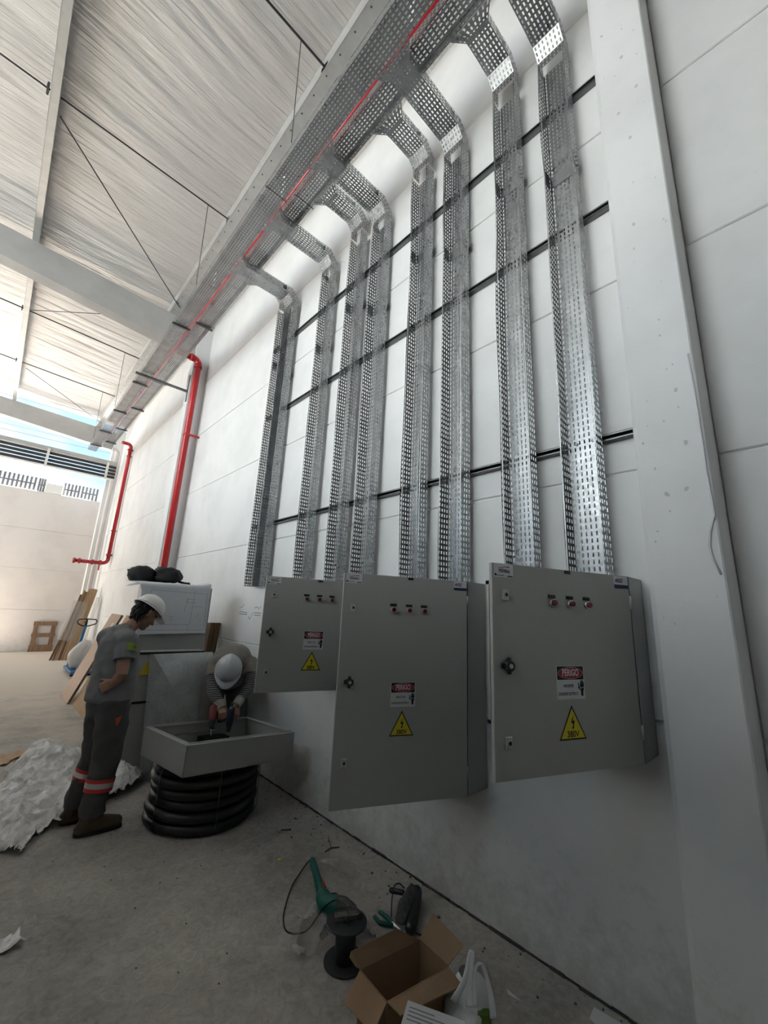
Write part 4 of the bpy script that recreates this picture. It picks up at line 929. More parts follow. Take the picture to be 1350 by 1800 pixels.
def remesh(mb, name, m, parent, vox=0.008, smooth=3, zmin=None, wrinkle=0.0, wscale=9.0, seed=0.0):
    """melts overlapping closed shapes into one continuous surface"""
    me = bpy.data.meshes.new('tmp'); me.from_pydata(mb.v, [], mb.f); me.update()
    bm = bmesh.new(); bm.from_mesh(me); bmesh.ops.recalc_face_normals(bm, faces=bm.faces[:]); bm.to_mesh(me); bm.free()
    ob = bpy.data.objects.new('tmp', me); COL.objects.link(ob)
    md = ob.modifiers.new('r', 'REMESH'); md.mode = 'VOXEL'; md.voxel_size = vox
    sm = ob.modifiers.new('s', 'SMOOTH'); sm.factor = 0.5; sm.iterations = smooth
    dg = bpy.context.evaluated_depsgraph_get(); out = bpy.data.meshes.new_from_object(ob.evaluated_get(dg))
    bpy.data.objects.remove(ob); bpy.data.meshes.remove(me)
    org = Vector(parent['_o']); S = Vector((seed, seed * 2, 0))
    nv = len(out.vertices); co = [0.0] * (3 * nv); out.vertices.foreach_get('co', co)
    nrm = [0.0] * (3 * nv); out.vertices.foreach_get('normal', nrm)
    for i in range(nv):
        p = Vector(co[3 * i:3 * i + 3])
        if wrinkle:
            d = wrinkle * (noise.noise(Vector((p.x * wscale, p.y * wscale, p.z * wscale * 1.6)) + S) + 0.5 * noise.noise(p * wscale * 2.3 + S))
            p = p + Vector(nrm[3 * i:3 * i + 3]) * d
        if zmin is not None and p.z < zmin: p.z = zmin
        co[3 * i:3 * i + 3] = p - org
    out.vertices.foreach_set('co', co)
    out.polygons.foreach_set('use_smooth', [True] * len(out.polygons)); out.materials.clear(); out.materials.append(M[m]); out.update()
    o = bpy.data.objects.new(name, out); COL.objects.link(o); o.parent = parent; o['_o'] = list(org); return o

def hand(b, wrist, d, n, side, curl=0.6, size=1.0, spread=0.1, thumb=1.0):
    """palm and five separate fingers: d = direction to the knuckles, n = back of the hand, side = towards the thumb"""
    d = Vector(d).normalized(); n = Vector(n); n = (n - d * n.dot(d)).normalized(); s = d.cross(n); s = s if s.dot(Vector(side)) > 0 else -s
    w = Vector(wrist); k = size
    for q in (-1.5, -0.5, 0.5, 1.5): b.limb([w + s * (0.012 * q * k), w + d * (0.085 * k) + s * (0.019 * q * k)], [0.016 * k, 0.0125 * k], 8)
    lens = {1.5: (0.040, 0.024, 0.019), 0.5: (0.044, 0.027, 0.020), -0.5: (0.041, 0.025, 0.020), -1.5: (0.033, 0.020, 0.017)}
    for q, L in lens.items():
        p = w + d * (0.087 * k) + s * (0.0205 * q * k); a = 0.25 * curl; pts = [p]
        for i, l in enumerate(L):
            a += curl * (0.75, 1.0, 0.7)[i]
            p = p + (d * math.cos(a) - n * math.sin(a) + s * (spread * q * 0.3)).normalized() * (l * k); pts.append(p)
        b.limb(pts, [0.0098 * k, 0.0092 * k, 0.0084 * k, 0.0072 * k], 8)
    p = w + d * (0.028 * k) + s * (0.026 * k); pts = [p]
    for i, l in enumerate((0.038, 0.032, 0.026)):
        a = 0.5 + curl * 0.45 * i
        p = p + (d * math.cos(0.5 + 0.12 * i) + s * math.sin(0.8 - 0.35 * i) - n * (0.35 + 0.3 * curl * i) * thumb).normalized() * (l * k); pts.append(p)
    b.limb(pts, [0.014 * k, 0.0115 * k, 0.0105 * k, 0.0085 * k], 8)

def head(b, c, f, u):
    """skull, jaw, nose, lips, brow and ears added to the body; returns the local frame"""
    f = Vector(f).normalized(); u = Vector(u); u = (u - f * u.dot(f)).normalized(); l = u.cross(f)
    mt = Matrix(((f.x, l.x, u.x, c[0]), (f.y, l.y, u.y, c[1]), (f.z, l.z, u.z, c[2]), (0, 0, 0, 1)))
    r3 = mt.to_3x3()
    def B(p, r): b.ball(mt @ Vector(p), r, mtx=r3)
    B((-0.008, 0, 0.022), (0.098, 0.077, 0.098)); B((0.030, 0, -0.048), (0.062, 0.058, 0.072)); B((0.058, 0, -0.098), (0.030, 0.032, 0.026))
    def Lm(pts, r): b.limb([mt @ Vector(p) for p in pts], r, 10)
    Lm([(0.082, 0, 0.010), (0.100, 0, -0.016), (0.113, 0, -0.034)], [0.010, 0.011, 0.013]); B((0.104, 0.011, -0.038), (0.010, 0.009, 0.008)); B((0.104, -0.011, -0.038), (0.010, 0.009, 0.008))
    Lm([(0.083, -0.034, 0.016), (0.091, 0, 0.018), (0.083, 0.034, 0.016)], [0.010, 0.011, 0.010])
    Lm([(0.082, -0.018, -0.062), (0.092, 0, -0.060), (0.082, 0.018, -0.062)], [0.006, 0.008, 0.006]); Lm([(0.080, -0.016, -0.073), (0.089, 0, -0.073), (0.080, 0.016, -0.073)], [0.006, 0.009, 0.006])
    for s in (-1, 1):
        B((0.045, 0.045 * s, -0.030), (0.035, 0.024, 0.035))
        Lm([(0.002, 0.074 * s, 0.020), (-0.012, 0.084 * s, 0.022), (-0.014, 0.084 * s, -0.004), (0.000, 0.074 * s, -0.028)], [0.008, 0.011, 0.010, 0.007])
    return mt
def helmet(t, mt, mname, up=0.030, back=-0.005, tilt=0.0):
    h = thing('hard_hat', 'x', 'hard hat') if False else t
    loc = mt @ Matrix.Translation((back, 0, up)) @ Matrix.Rotation(tilt, 4, 'Y')
    b = MB(); n = 40; m2 = 14; vs = []
    for i in range(m2 + 1):
        th = (math.pi / 2) * i / m2
        for j in range(n):
            ph = 2 * math.pi * j / n; rx, ry, rz = 0.133, 0.112, 0.118
            x, y, z = rx * math.sin(th) * math.cos(ph), ry * math.sin(th) * math.sin(ph), rz * math.cos(th)
            if abs(y) < 0.016 and th < 1.25: z += 0.007; 
            elif abs(abs(y) - 0.042) < 0.008 and th < 1.15: z += 0.005
            vs.append(loc @ Vector((x, y, z)))
    fs = [(i * n + j, (i + 1) * n + j, (i + 1) * n + (j + 1) % n, i * n + (j + 1) % n) for i in range(m2) for j in range(n)]
    b.add(vs, fs, 0, True); sh = b.build('shell', mname, h); so = sh.modifiers.new('thick', 'SOLIDIFY'); so.thickness = 0.003
    b = MB(); vs = []
    for j in range(n):
        ph = 2 * math.pi * j / n; c = math.cos(ph); e = 0.012 + 0.048 * max(0, c) ** 2.2
        for k, (q, dz) in enumerate(((0.0, 0.002), (e, -0.006 - 0.012 * max(0, c)), (e, -0.010 - 0.012 * max(0, c)), (0.0, -0.004))):
            vs.append(loc @ Vector(((0.133 + q) * c, (0.112 + min(q, 0.02)) * math.sin(ph), dz)))
    fs = [(j * 4 + k, j * 4 + (k + 1) % 4, ((j + 1) % n) * 4 + (k + 1) % 4, ((j + 1) % n) * 4 + k) for j in range(n) for k in range(4)]
    b.add(vs, fs, 0, True); b.build('brim', mname, h)
    b = MB()
    for s in (-1, 1):
        for a in (0.5, 2.5): b.tube([loc @ Vector((0.128 * math.cos(a), s * 0.108 * math.sin(a), 0.012)), loc @ Vector((0.137 * math.cos(a), s * 0.117 * math.sin(a), 0.016))], 0.010, 8)
    b.build('clip', mname, h)
def hair(body, mt):
    me = body.data; me.materials.append(M['hair']); inv = mt.inverted(); o = Vector(body['_o']); mi = [0] * len(me.polygons)
    for i, p in enumerate(me.polygons):
        q = inv @ (p.center + o)
        if q.length > 0.17: continue
        j = 0.006 * noise.noise(q * 60)
        if q.z > 0.052 + j or (q.x < -0.022 + j - 0.25 * max(0, -0.01 - q.z) and q.z > -0.088 + j and abs(q.y) < 0.080): mi[i] = 1
        elif q.x < 0.012 + j and q.z > 0.030 and abs(q.y) < 0.080: mi[i] = 1
    me.polygons.foreach_set('material_index', mi); me.update()
    # loose locks at the back of the head
    b = MB(); rr = random.Random(4)
    for k in range(70):
        y = rr.uniform(-0.066, 0.066); z = rr.uniform(-0.075, 0.055); x = -0.008 - 0.098 * math.sqrt(max(0.05, 1 - (y / 0.079) ** 2 - ((z - 0.022) / 0.112) ** 2))
        b.limb([mt @ Vector((x + 0.006, y, z)), mt @ Vector((x - 0.006, y * 1.03, z - 0.015)), mt @ Vector((x - 0.004 + rr.uniform(-.006, .006), y * 1.05 + rr.uniform(-.008, .008), z - 0.034))], [0.008, 0.0075, 0.004], 6)
    b.build('hair', 'hair', body)['kind'] = 'stuff'
def eyes(t, mt):
    for s in (-1, 1):
        b = MB(); b.ball(mt @ Vector((0.077, 0.032 * s, -0.004)), 0.0115, seg=10, rings=8); b.ball(mt @ Vector((0.0835, 0.032 * s, -0.006)), 0.0065, 1, seg=8, rings=6); b.build('eye', ['eyew', 'hair'], t)
        b = MB(); b.limb([mt @ Vector((0.090, 0.018 * s, 0.020)), mt @ Vector((0.084, 0.042 * s, 0.022))], [0.0045, 0.004], 6); b.build('eyebrow', 'hair', t)
def band(t, a, c, r, part):
    """red, silver, red ring around a trouser leg between a and c"""
    a, c = Vector(a), Vector(c); b = MB()
    for q0, q1, mi in ((0, 0.30, 0), (0.30, 0.70, 1), (0.70, 1.0, 0)):
        b.tube([a.lerp(c, q0), a.lerp(c, q1)], [(r[0] + (r[1] - r[0]) * q0), (r[0] + (r[1] - r[0]) * q1)], 28, mi, cap=False)
    b.build('reflective_band', ['hiviz', 'silver'], t)

# ---- worker standing with a hand on his hip
t = thing('person', 'standing worker in grey T-shirt, dark trousers with red bands and white hard hat', 'person', (0.89, 4.03, 0))
LAT = Vector((-0.45, 0.89, 0)); FR = Vector((0.89, 0.45, 0))
pel = Vector((0.865, 4.06, 0.86)); bel = Vector((0.872, 4.06, 1.02)); che = Vector((0.862, 4.06, 1.20)); upp = Vector((0.868, 4.06, 1.355)); nek = Vector((0.925, 4.065, 1.45))
hd = Vector((1.012, 4.06, 1.552))
shN = Vector((0.875, 3.905, 1.345)); elN = aty(214, 1186, 3.80); wrN = aty(201, 1199, 3.865); haD = Vector((-0.75, 0.35, -0.45))
shF = Vector((0.80, 4.225, 1.345)); elF = Vector((0.90, 4.36, 1.13)); wrF = Vector((1.00, 4.26, 1.02))
hipN, knN, anN = Vector((0.885, 3.97, 0.84)), Vector((0.895, 3.955, 0.47)), Vector((0.857, 3.93, 0.12))
hipF, knF, anF = Vector((0.85, 4.15, 0.84)), Vector((0.86, 4.155, 0.46)), Vector((0.795, 4.175, 0.11))
b = MB()
b.limb([pel, bel, che, upp], [(0.150, 0.10), (0.145, 0.10), (0.160, 0.105), (0.135, 0.085)], 18, side=LAT)
b.limb([upp, nek, hd - Vector((0.03, 0, 0.05))], [0.065, 0.055, 0.055])
b.limb([shF, shN], [0.055, 0.055]); 
for s, e, w in ((shN, elN, wrN), (shF, elF, wrF)): b.limb([s, s.lerp(e, 0.5), e, e.lerp(w, 0.35), w], [0.052, 0.050, 0.041, 0.042, 0.029])
for h, k, a in ((hipN, knN, anN), (hipF, knF, anF)): b.limb([h, k, a], [0.085, 0.058, 0.042])
hand(b, wrN, haD, (-0.1, -0.95, 0.25), (0, 0, 1), 1.0, 0.95)
hand(b, wrF, (0.1, -0.5, -0.6), (0.9, 0.3, 0.2), (0, 0, 1), 0.7, 0.95)
mt = head(b, hd, (0.80, 0.22, -0.52), (0.50, 0.14, 0.85))
bd = remesh(b, 'body', 'skin', t, 0.0058, 2)
hair(bd, mt); eyes(t, mt)
helmet(t, mt, 'helmet', 0.046, 0.004, 0.06)
b = MB()
hem = Vector((0.860, 4.055, 0.865))
b.tube([hem, hem + Vector((0.002, 0, 0.03)), bel, che, upp + Vector((0, 0, -0.03)), upp + Vector((0.012, 0, 0.045)), nek - Vector((0.008, 0, 0.03))], [(0.185, 0.150), (0.192, 0.156), (0.190, 0.155), (0.188, 0.138), (0.180, 0.118), (0.12, 0.09), (0.068, 0.066)], 28, side=LAT)
for s, e in ((shN, elN), (shF, elF)): b.tube([s + Vector((0, 0, 0.0)), s.lerp(e, 0.25), s.lerp(e, 0.52), s.lerp(e, 0.60)], [0.072, 0.074, 0.078, 0.080], 18); b.ball(s, 0.073)
b.limb([shF, upp + Vector((0.0, 0, 0.01)), shN], [0.078, 0.085, 0.078], 18)
remesh(b, 'shirt', 'shirt', t, 0.009, 2, wrinkle=0.010, wscale=8.0)
b = MB()
for h, k, a, oo in ((hipN, knN, anN, 0.02), (hipF, knF, anF, 0.0)):
    b.tube([h + Vector((0, 0, 0.06)), h, h.lerp(k, 0.5), k, k.lerp(a, 0.5), a + Vector((0, 0, 0.06)), a + Vector((0.005, 0, 0.005))], [0.115, 0.118, 0.112, 0.096, 0.088, 0.082, 0.088], 20)
b.limb([pel - Vector((0, 0, 0.04)), pel + Vector((0, 0, 0.05))], [(0.165, 0.125), (0.160, 0.125)], 20, side=LAT)
remesh(b, 'trousers', 'trousers', t, 0.009, 2, wrinkle=0.010, wscale=9.0, seed=4, zmin=0.05)
kd = (anN - knN); band(t, knN + kd * 0.32, knN + kd * 0.56, (0.097, 0.093), 'near')
kd = (anF - knF); band(t, knF + kd * 0.24, knF + kd * 0.47, (0.097, 0.093), 'far')
for heel, toe, an in ((Vector((0.812, 3.928, 0.05)), Vector((1.028, 3.925, 0.042)), anN), (Vector((0.752, 4.18, 0.05)), Vector((0.955, 4.20, 0.042)), anF)):
    b = MB(); mid = heel.lerp(toe, 0.45)
    b.limb([heel, mid + Vector((0, 0, 0.012)), heel.lerp(toe, 0.8), toe], [0.048, 0.054, 0.052, 0.042], 16); b.limb([heel + Vector((0.018, 0, 0.01)), an + Vector((-0.005, 0, 0.06))], [0.050, 0.052], 16); b.limb([mid, an + Vector((0.03, 0, 0.0))], [0.05, 0.045], 14)
    remesh(b, 'boot', 'boot', t, 0.006, 2, zmin=0.012)
    b = MB(); d = (toe - heel).normalized(); s = Vector((-d.y, d.x, 0)); pr = []
    for k in range(24):
        a = 2 * math.pi * k / 24; ww = 0.050 + 0.004 * math.cos(a); c = heel.lerp(toe, 0.5); L = (toe - heel).length / 2 + 0.045
        pr.append(Vector((c.x, c.y, 0)) + d * (L * math.copysign(abs(math.cos(a)) ** 0.8, math.cos(a))) + s * (ww * math.copysign(abs(math.sin(a)) ** 0.7, math.sin(a))))
    b.extrude(pr, ((0, 0, 0), (0, 0, 0.022))); fix_normals(b.build('sole', 'sole', t))
# print on the sleeve and the pocket tag
b = MB(); d = (elN - shN).normalized(); c = shN + d * 0.045; sd = Vector((0.55, -0.83, 0.0)); sd = (sd - d * sd.dot(d)).normalized(); ot = d.cross(sd)
pa = [[c + d * (0.012 * i) + (sd * math.cos(a) + ot * math.sin(a)) * 0.0835 for a in [(-0.75 + 0.25 * j) for j in range(7)]] for i in range(6)]
vs = [p for r in pa for p in r]; b.add(vs, [(i * 7 + j, i * 7 + j + 1, (i + 1) * 7 + j + 1, (i + 1) * 7 + j) for i in range(5) for j in range(6) if (i, j) not in ((2, 2), (2, 3))], 0, True); b.build('sleeve_print', 'greenprint', t)
b = MB(); q = [aty(203, 1263, 3.845), aty(215, 1258, 3.858), aty(209, 1271, 3.848), aty(204, 1277, 3.845)]
b.add(q + [p + Vector((0.0, 0.006, 0)) for p in q], [(0, 1, 2, 3), (4, 7, 6, 5), (0, 4, 5, 1), (1, 5, 6, 2), (2, 6, 7, 3), (3, 7, 4, 0)]); b.build('pocket_tag', 'orange', t)

# ---- worker bent over the open enclosure
t = thing('person', 'worker in beige shirt and striped sleeves bent over the open enclosure with power drills', 'person', (2.05, 4.6, 0))
pel = Vector((2.06, 4.66, 0.90)); mid = Vector((2.02, 4.50, 1.10)); upb = Vector((1.945, 4.30, 1.145)); nek = Vector((1.885, 4.18, 1.10)); hd = Vector((1.822, 4.075, 1.045))
shL, elL, wrL = Vector((1.765, 4.26, 1.085)), Vector((1.712, 4.12, 0.875)), Vector((1.752, 3.985, 0.742))
shR, elR, wrR = Vector((2.135, 4.27, 1.075)), Vector((2.075, 4.12, 0.870)), Vector((1.902, 3.985, 0.745))
b = MB()
b.limb([pel, mid, upb], [(0.15, 0.11), (0.15, 0.105), (0.155, 0.09)], 18, side=(1, 0.1, 0))
b.limb([upb, nek, hd], [0.065, 0.056, 0.055]); b.limb([shL, shR], [0.06, 0.06])
for s, e, w in ((shL, elL, wrL), (shR, elR, wrR)): b.limb([s, s.lerp(e, 0.5), e, e.lerp(w, 0.35), w], [0.052, 0.050, 0.041, 0.042, 0.029])
fL = ((Vector((1.93, 4.62, 0.86)), Vector((1.90, 4.55, 0.47)), Vector((1.93, 4.66, 0.10))), (Vector((2.17, 4.64, 0.86)), Vector((2.20, 4.54, 0.47)), Vector((2.19, 4.64, 0.10))))
for h, k, a in fL: b.limb([h, k, a], [0.085, 0.058, 0.042])
hand(b, wrL, (-0.10, -0.62, -0.30), (-0.2, -0.2, 0.95), (1, 0, 0.2), 0.95, 1.0)
hand(b, wrR, (-0.12, -0.35, -0.62), (0.15, -0.9, 0.45), (-1, 0, 0), 0.9, 1.0)
mt = head(b, hd, (-0.30, -0.50, -0.82), (-0.30, -0.72, 0.62))
bd = remesh(b, 'body', 'skin', t, 0.0058, 2)
hair(bd, mt); helmet(t, mt, 'helmet2', 0.040, 0.0, 0.05)
b = MB()
b.tube([pel + Vector((-0.02, -0.06, -0.02)), mid + Vector((0, -0.02, -0.03)), mid.lerp(upb, 0.5), upb, upb.lerp(nek, 0.6), nek], [(0.185, 0.165), (0.190, 0.160), (0.195, 0.145), (0.185, 0.12), (0.11, 0.085), (0.07, 0.07)], 26, side=(1, 0.1, 0))
b.limb([mid + Vector((-0.05, -0.06, -0.12)), Vector((1.90, 4.30, 0.98))], [(0.14, 0.09), (0.15, 0.07)], 18, side=(1, 0, 0))
for s, e in ((shL, elL), (shR, elR)): b.tube([s, s.lerp(e, 0.3), s.lerp(e, 0.52)], [0.074, 0.075, 0.078], 18); b.ball(s, 0.076)
b.limb([shL, upb, shR], [0.078, 0.09, 0.078], 18)
remesh(b, 'shirt', 'shirt2', t, 0.009, 2, wrinkle=0.010, wscale=8.0, seed=9)
for s, e, w in ((shL, elL, wrL), (shR, elR, wrR)):
    b = MB(); b.tube([s.lerp(e, 0.45), e.lerp(s, 0.12), e, e.lerp(w, 0.12), e.lerp(w, 0.5), e.lerp(w, 0.78)], [0.062, 0.055, 0.054, 0.054, 0.048, 0.042], 18, cap=False); b.build('striped_sleeve', 'stripes', t)
    b = MB(); b.tube([e.lerp(w, 0.72), w, w + (w - e).normalized() * 0.02], [0.046, 0.042, 0.044], 16, cap=False); b.build('cuff', 'glove', t)
b = MB()
for h, k, a in fL: b.tube([h + Vector((0, 0, 0.05)), h, h.lerp(k, 0.5), k, k.lerp(a, 0.5), a + Vector((0, 0, 0.0))], [0.115, 0.118, 0.110, 0.096, 0.088, 0.088], 20)
b.limb([pel - Vector((0, 0, 0.05)), pel + Vector((0, 0, 0.03))], [(0.165, 0.13), (0.160, 0.13)], 20, side=(1, 0, 0))
remesh(b, 'trousers', 'trousers2', t, 0.009, 2, wrinkle=0.009, wscale=9.0, seed=14, zmin=0.05)
for h, k, a in fL:
    b = MB(); heel = Vector((a.x, a.y + 0.03, 0.05)); toe = Vector((a.x - 0.02, a.y - 0.19, 0.042))
    b.limb([heel, heel.lerp(toe, 0.5), toe], [0.048, 0.054, 0.042], 14); b.limb([heel, a + Vector((0, 0, 0.06))], [0.05, 0.05], 14); remesh(b, 'boot', 'boot', t, 0.007, 2, zmin=0.0)

# ---- power drills in his hands
M['drillred'] = mat('drill_red', (0.17, 0.010, 0.014), 0.4)
M['drillblue'] = mat('drill_navy', (0.012, 0.014, 0.05), 0.4)
def cordless(c, aim, down, mname, label):
    aim = Vector(aim).normalized(); down = Vector(down); down = (down - aim * down.dot(aim)).normalized(); sd = aim.cross(down); c = Vector(c)
    t = thing('cordless_drill', label, 'drill', c, 'cordless drills in use')
    b = MB(); b.limb([c - aim * 0.07, c + aim * 0.03], [0.030, 0.032], 14); b.limb([c + aim * 0.02, c + aim * 0.06], [0.030, 0.026], 14, 1); b.build('motor_housing', [mname, 'black'], t)
    b = MB(); b.tube([c + aim * 0.06, c + aim * 0.10, c + aim * 0.115], [0.021, 0.018, 0.008], 14); b.build('chuck', 'black', t)
    b = MB(); b.tube([c + aim * 0.11, c + aim * 0.17], 0.0035, 6); b.build('bit', 'chrome', t)
    b = MB(); b.limb([c - aim * 0.03 + down * 0.02, c - aim * 0.045 + down * 0.11], [(0.019, 0.024), (0.019, 0.024)], 12, side=sd); b.build('grip', 'black', t)
    b = MB(); mt = frame(c - aim * 0.04 + down * 0.125, aim, sd); b.bbox((-0.05, -0.034, -0.022), (0.05, 0.034, 0.022), 0.006, 0, mt); b.bbox((-0.048, -0.035, -0.008), (0.048, 0.035, 0.004), 0.002, 1, mt); b.build('battery', ['black', mname], t)
    return t
cordless(aty(374, 1258, 3.90), (-0.2, -0.55, -0.75), (0.75, 0.35, -0.35), 'drillred', 'red and black cordless drill in the bent worker\'s hand on the left')
cordless(aty(405, 1262, 3.88), (-0.12, -0.15, -0.95), (0.45, 0.85, 0.0), 'drillblue', 'dark blue cordless drill pointing straight down into the open enclosure')
# ================================================================== LOOSE THINGS ON THE FLOOR
M['plastic'] = mat('thin_white_plastic', (0.86, 0.855, 0.84), 0.25, noise_amt=0.06, noise_scale=9, bump=1.0, bump_scale=34, spec=0.9, alpha=0.93)
M['clearbag'] = mat('clear_plastic_bag', (0.55, 0.54, 0.50), 0.15, alpha=0.28, bump=0.8, bump_scale=26, spec=1.0)
M['bagwhite'] = mat('carrier_bag_plastic', (0.88, 0.89, 0.88), 0.3, alpha=0.93, bump=0.5, bump_scale=30, spec=0.7)
M['card'] = mat('cardboard', (0.36, 0.235, 0.135), 0.85, noise_amt=0.12, noise_scale=7, bump=0.1, bump_scale=50)
M['cardin'] = mat('cardboard_inside', (0.25, 0.155, 0.08), 0.9, noise_amt=0.1, noise_scale=7)
M['tape'] = mat('packing_tape', (0.40, 0.29, 0.19), 0.15, spec=0.9)
M['spoolblk'] = mat('spool_plastic', (0.035, 0.036, 0.036), 0.55, noise_amt=0.35, noise_scale=18)
M['toolgreen'] = mat('tool_green', (0.0, 0.115, 0.085), 0.45, noise_amt=0.15, noise_scale=12)
M['dust'] = mat('dusty_grey', (0.13, 0.125, 0.115), 0.85, noise_amt=0.5, noise_scale=30)
M['packgreen'] = mat('green_packet', (0.04, 0.20, 0.025), 0.35, col2=(0.20, 0.17, 0.02), noise_scale=14)
M['switchred'] = mat('switch_red', (0.28, 0.02, 0.015), 0.5)

def inside(poly, x, y):
    r = False; j = len(poly) - 1
    for i in range(len(poly)):
        if (poly[i][1] > y) != (poly[j][1] > y) and x < (poly[j][0] - poly[i][0]) * (y - poly[i][1]) / (poly[j][1] - poly[i][1]) + poly[i][0]: r = not r
        j = i
    return r
def crumpled(name, label, outline, step, hfun, m, seed, cat, kind=None):
    xs = [p[0] for p in outline]; ys = [p[1] for p in outline]; b = MB(); idx = {}; vs = []; fs = []
    nx = int((max(xs) - min(xs)) / step) + 1; ny = int((max(ys) - min(ys)) / step) + 1
    def vid(i, j):
        if (i, j) not in idx:
            x = min(xs) + i * step; y = min(ys) + j * step
            q = Vector((x * 7, y * 7, seed)); dx = 0.03 * noise.noise(q * 1.7); dy = 0.03 * noise.noise(q * 1.7 + Vector((9, 9, 9)))
            rid = 1 - abs(noise.noise(Vector((x * 9, y * 7, seed)))) * 2.2; rid2 = 1 - abs(noise.noise(Vector((x * 21, y * 17, seed + 4)))) * 2
            z = hfun(x, y, max(0, rid), max(0, rid2)); idx[(i, j)] = len(vs); vs.append((x + dx, y + dy, max(0.004, z)))
        return idx[(i, j)]
    for i in range(nx):
        for j in range(ny):
            if inside(outline, min(xs) + (i + .5) * step, min(ys) + (j + .5) * step): fs.append((vid(i, j), vid(i + 1, j), vid(i + 1, j + 1), vid(i, j + 1)))
    b.add(vs, fs, 0, True); o = b.build(name, m, origin=(sum(xs) / len(xs), sum(ys) / len(ys), 0)); so = o.modifiers.new('thick', 'SOLIDIFY'); so.thickness = 0.001
    tag(o, label, cat, kind=kind); return o
def edge_of(pxs, z=0.0): return [tuple(atz(px, py, z)[:2]) for px, py in pxs]
def g(x, y, cx, cy, rx, ry): return math.exp(-((x - cx) / rx) ** 2 - ((y - cy) / ry) ** 2)
def h1(x, y, r, r2): return 0.010 + 0.26 * g(x, y, 0.66, 5.35, 0.26, 0.5) + 0.10 * g(x, y, 0.95, 4.95, 0.3, 0.4) + 0.07 * g(x, y, 0.45, 4.5, 0.3, 0.3) + 0.10 * g(x, y, 1.22, 4.75, 0.16, 0.2) + 0.07 * g(x, y, 0.85, 4.45, 0.14, 0.2) + 0.05 * g(x, y, 0.3, 4.9, 0.2, 0.2) + 0.06 * g(x, y, 1.0, 5.25, 0.12, 0.15) + 0.038 * r * r + 0.024 * r2 * r2
crumpled('plastic_sheeting', 'heap of crumpled white plastic sheeting on the floor behind the standing worker', edge_of([(-60, 1500), (0, 1503), (34, 1507), (52, 1485), (82, 1462), (112, 1455), (140, 1440), (190, 1412), (232, 1392), (255, 1372), (250, 1350), (218, 1345), (200, 1342), (165, 1345), (120, 1345), (75, 1352), (30, 1372), (0, 1400), (-60, 1440)]), 0.02, h1, 'plastic', 2.0, 'plastic sheet')
crumpled('plastic_scrap', 'small crumpled plastic scrap at the left edge of the floor', edge_of([(-30, 1668), (10, 1650), (32, 1645), (40, 1662), (20, 1676), (-30, 1690)]), 0.012, lambda x, y, r, r2: 0.006 + 0.03 * r * r + 0.01 * r2, 'plastic', 7.0, 'plastic scrap')
crumpled('paper_strip', 'flat tan paper strip on the floor beyond the plastic heap', edge_of([(-20, 1345), (0, 1330), (35, 1322), (62, 1318), (60, 1328), (30, 1334), (5, 1348)]), 0.02, lambda x, y, r, r2: 0.005 + 0.02 * r * r, 'wood2', 4.0, 'paper')
crumpled('plastic_strip', 'curled clear plastic strip on the floor beyond the green drill', edge_of([(562, 1516), (590, 1514), (600, 1520), (612, 1514), (628, 1532), (622, 1545), (604, 1545), (600, 1532), (575, 1527)]), 0.008, lambda x, y, r, r2: 0.004 + 0.02 * r * r, 'clearbag', 5.0, 'plastic scrap')
crumpled('clear_bag', 'crumpled clear plastic bag beside the black spool', edge_of([(520, 1620), (548, 1605), (575, 1612), (585, 1640), (560, 1680), (538, 1695), (520, 1695), (508, 1660)]), 0.010, lambda x, y, r, r2: 0.006 + 0.05 * r * r + 0.012 * r2, 'clearbag', 11.0, 'plastic bag')

# black cable spool
sx, sy = 1.60, 1.865
t = thing('cable_spool', 'empty black plastic cable spool standing on end near the cardboard box', 'spool', (sx, sy, 0))
def disc(z0, z1, r): 
    b = MB(); b.tube([(sx, sy, z0), (sx, sy, z0 + 0.002), (sx, sy, z1 - 0.002), (sx, sy, z1)], [r - 0.002, r, r, r - 0.002], 40, sm=False); return b
disc(0, 0.010, 0.102).build('flange', 'spoolblk', t); disc(0.158, 0.168, 0.100).build('flange', 'spoolblk', t)
b = MB(); b.tube([(sx, sy, 0.01), (sx, sy, 0.158)], 0.05, 30); b.build('core', 'spoolblk', t)
b = MB(); b.tube([(sx, sy, 0.168), (sx, sy, 0.171)], 0.026, 20); b.build('hub', 'black', t)
b = MB(); mtp = Matrix.Translation((sx + 0.0, sy + 0.005, 0.170)) @ Matrix.Rotation(math.radians(-28), 4, 'Z'); b.bbox((-0.055, -0.006, 0), (0.055, 0.040, 0.012), 0.003, 0, mtp); b.bbox((-0.06, -0.012, 0), (0.06, -0.004, 0.02), 0.002, 0, mtp); tag(b.build('dusty_bracket', 'dust', origin=(sx, sy, 0.17)), 'dusty grey metal piece lying on top of the black spool', 'bracket')

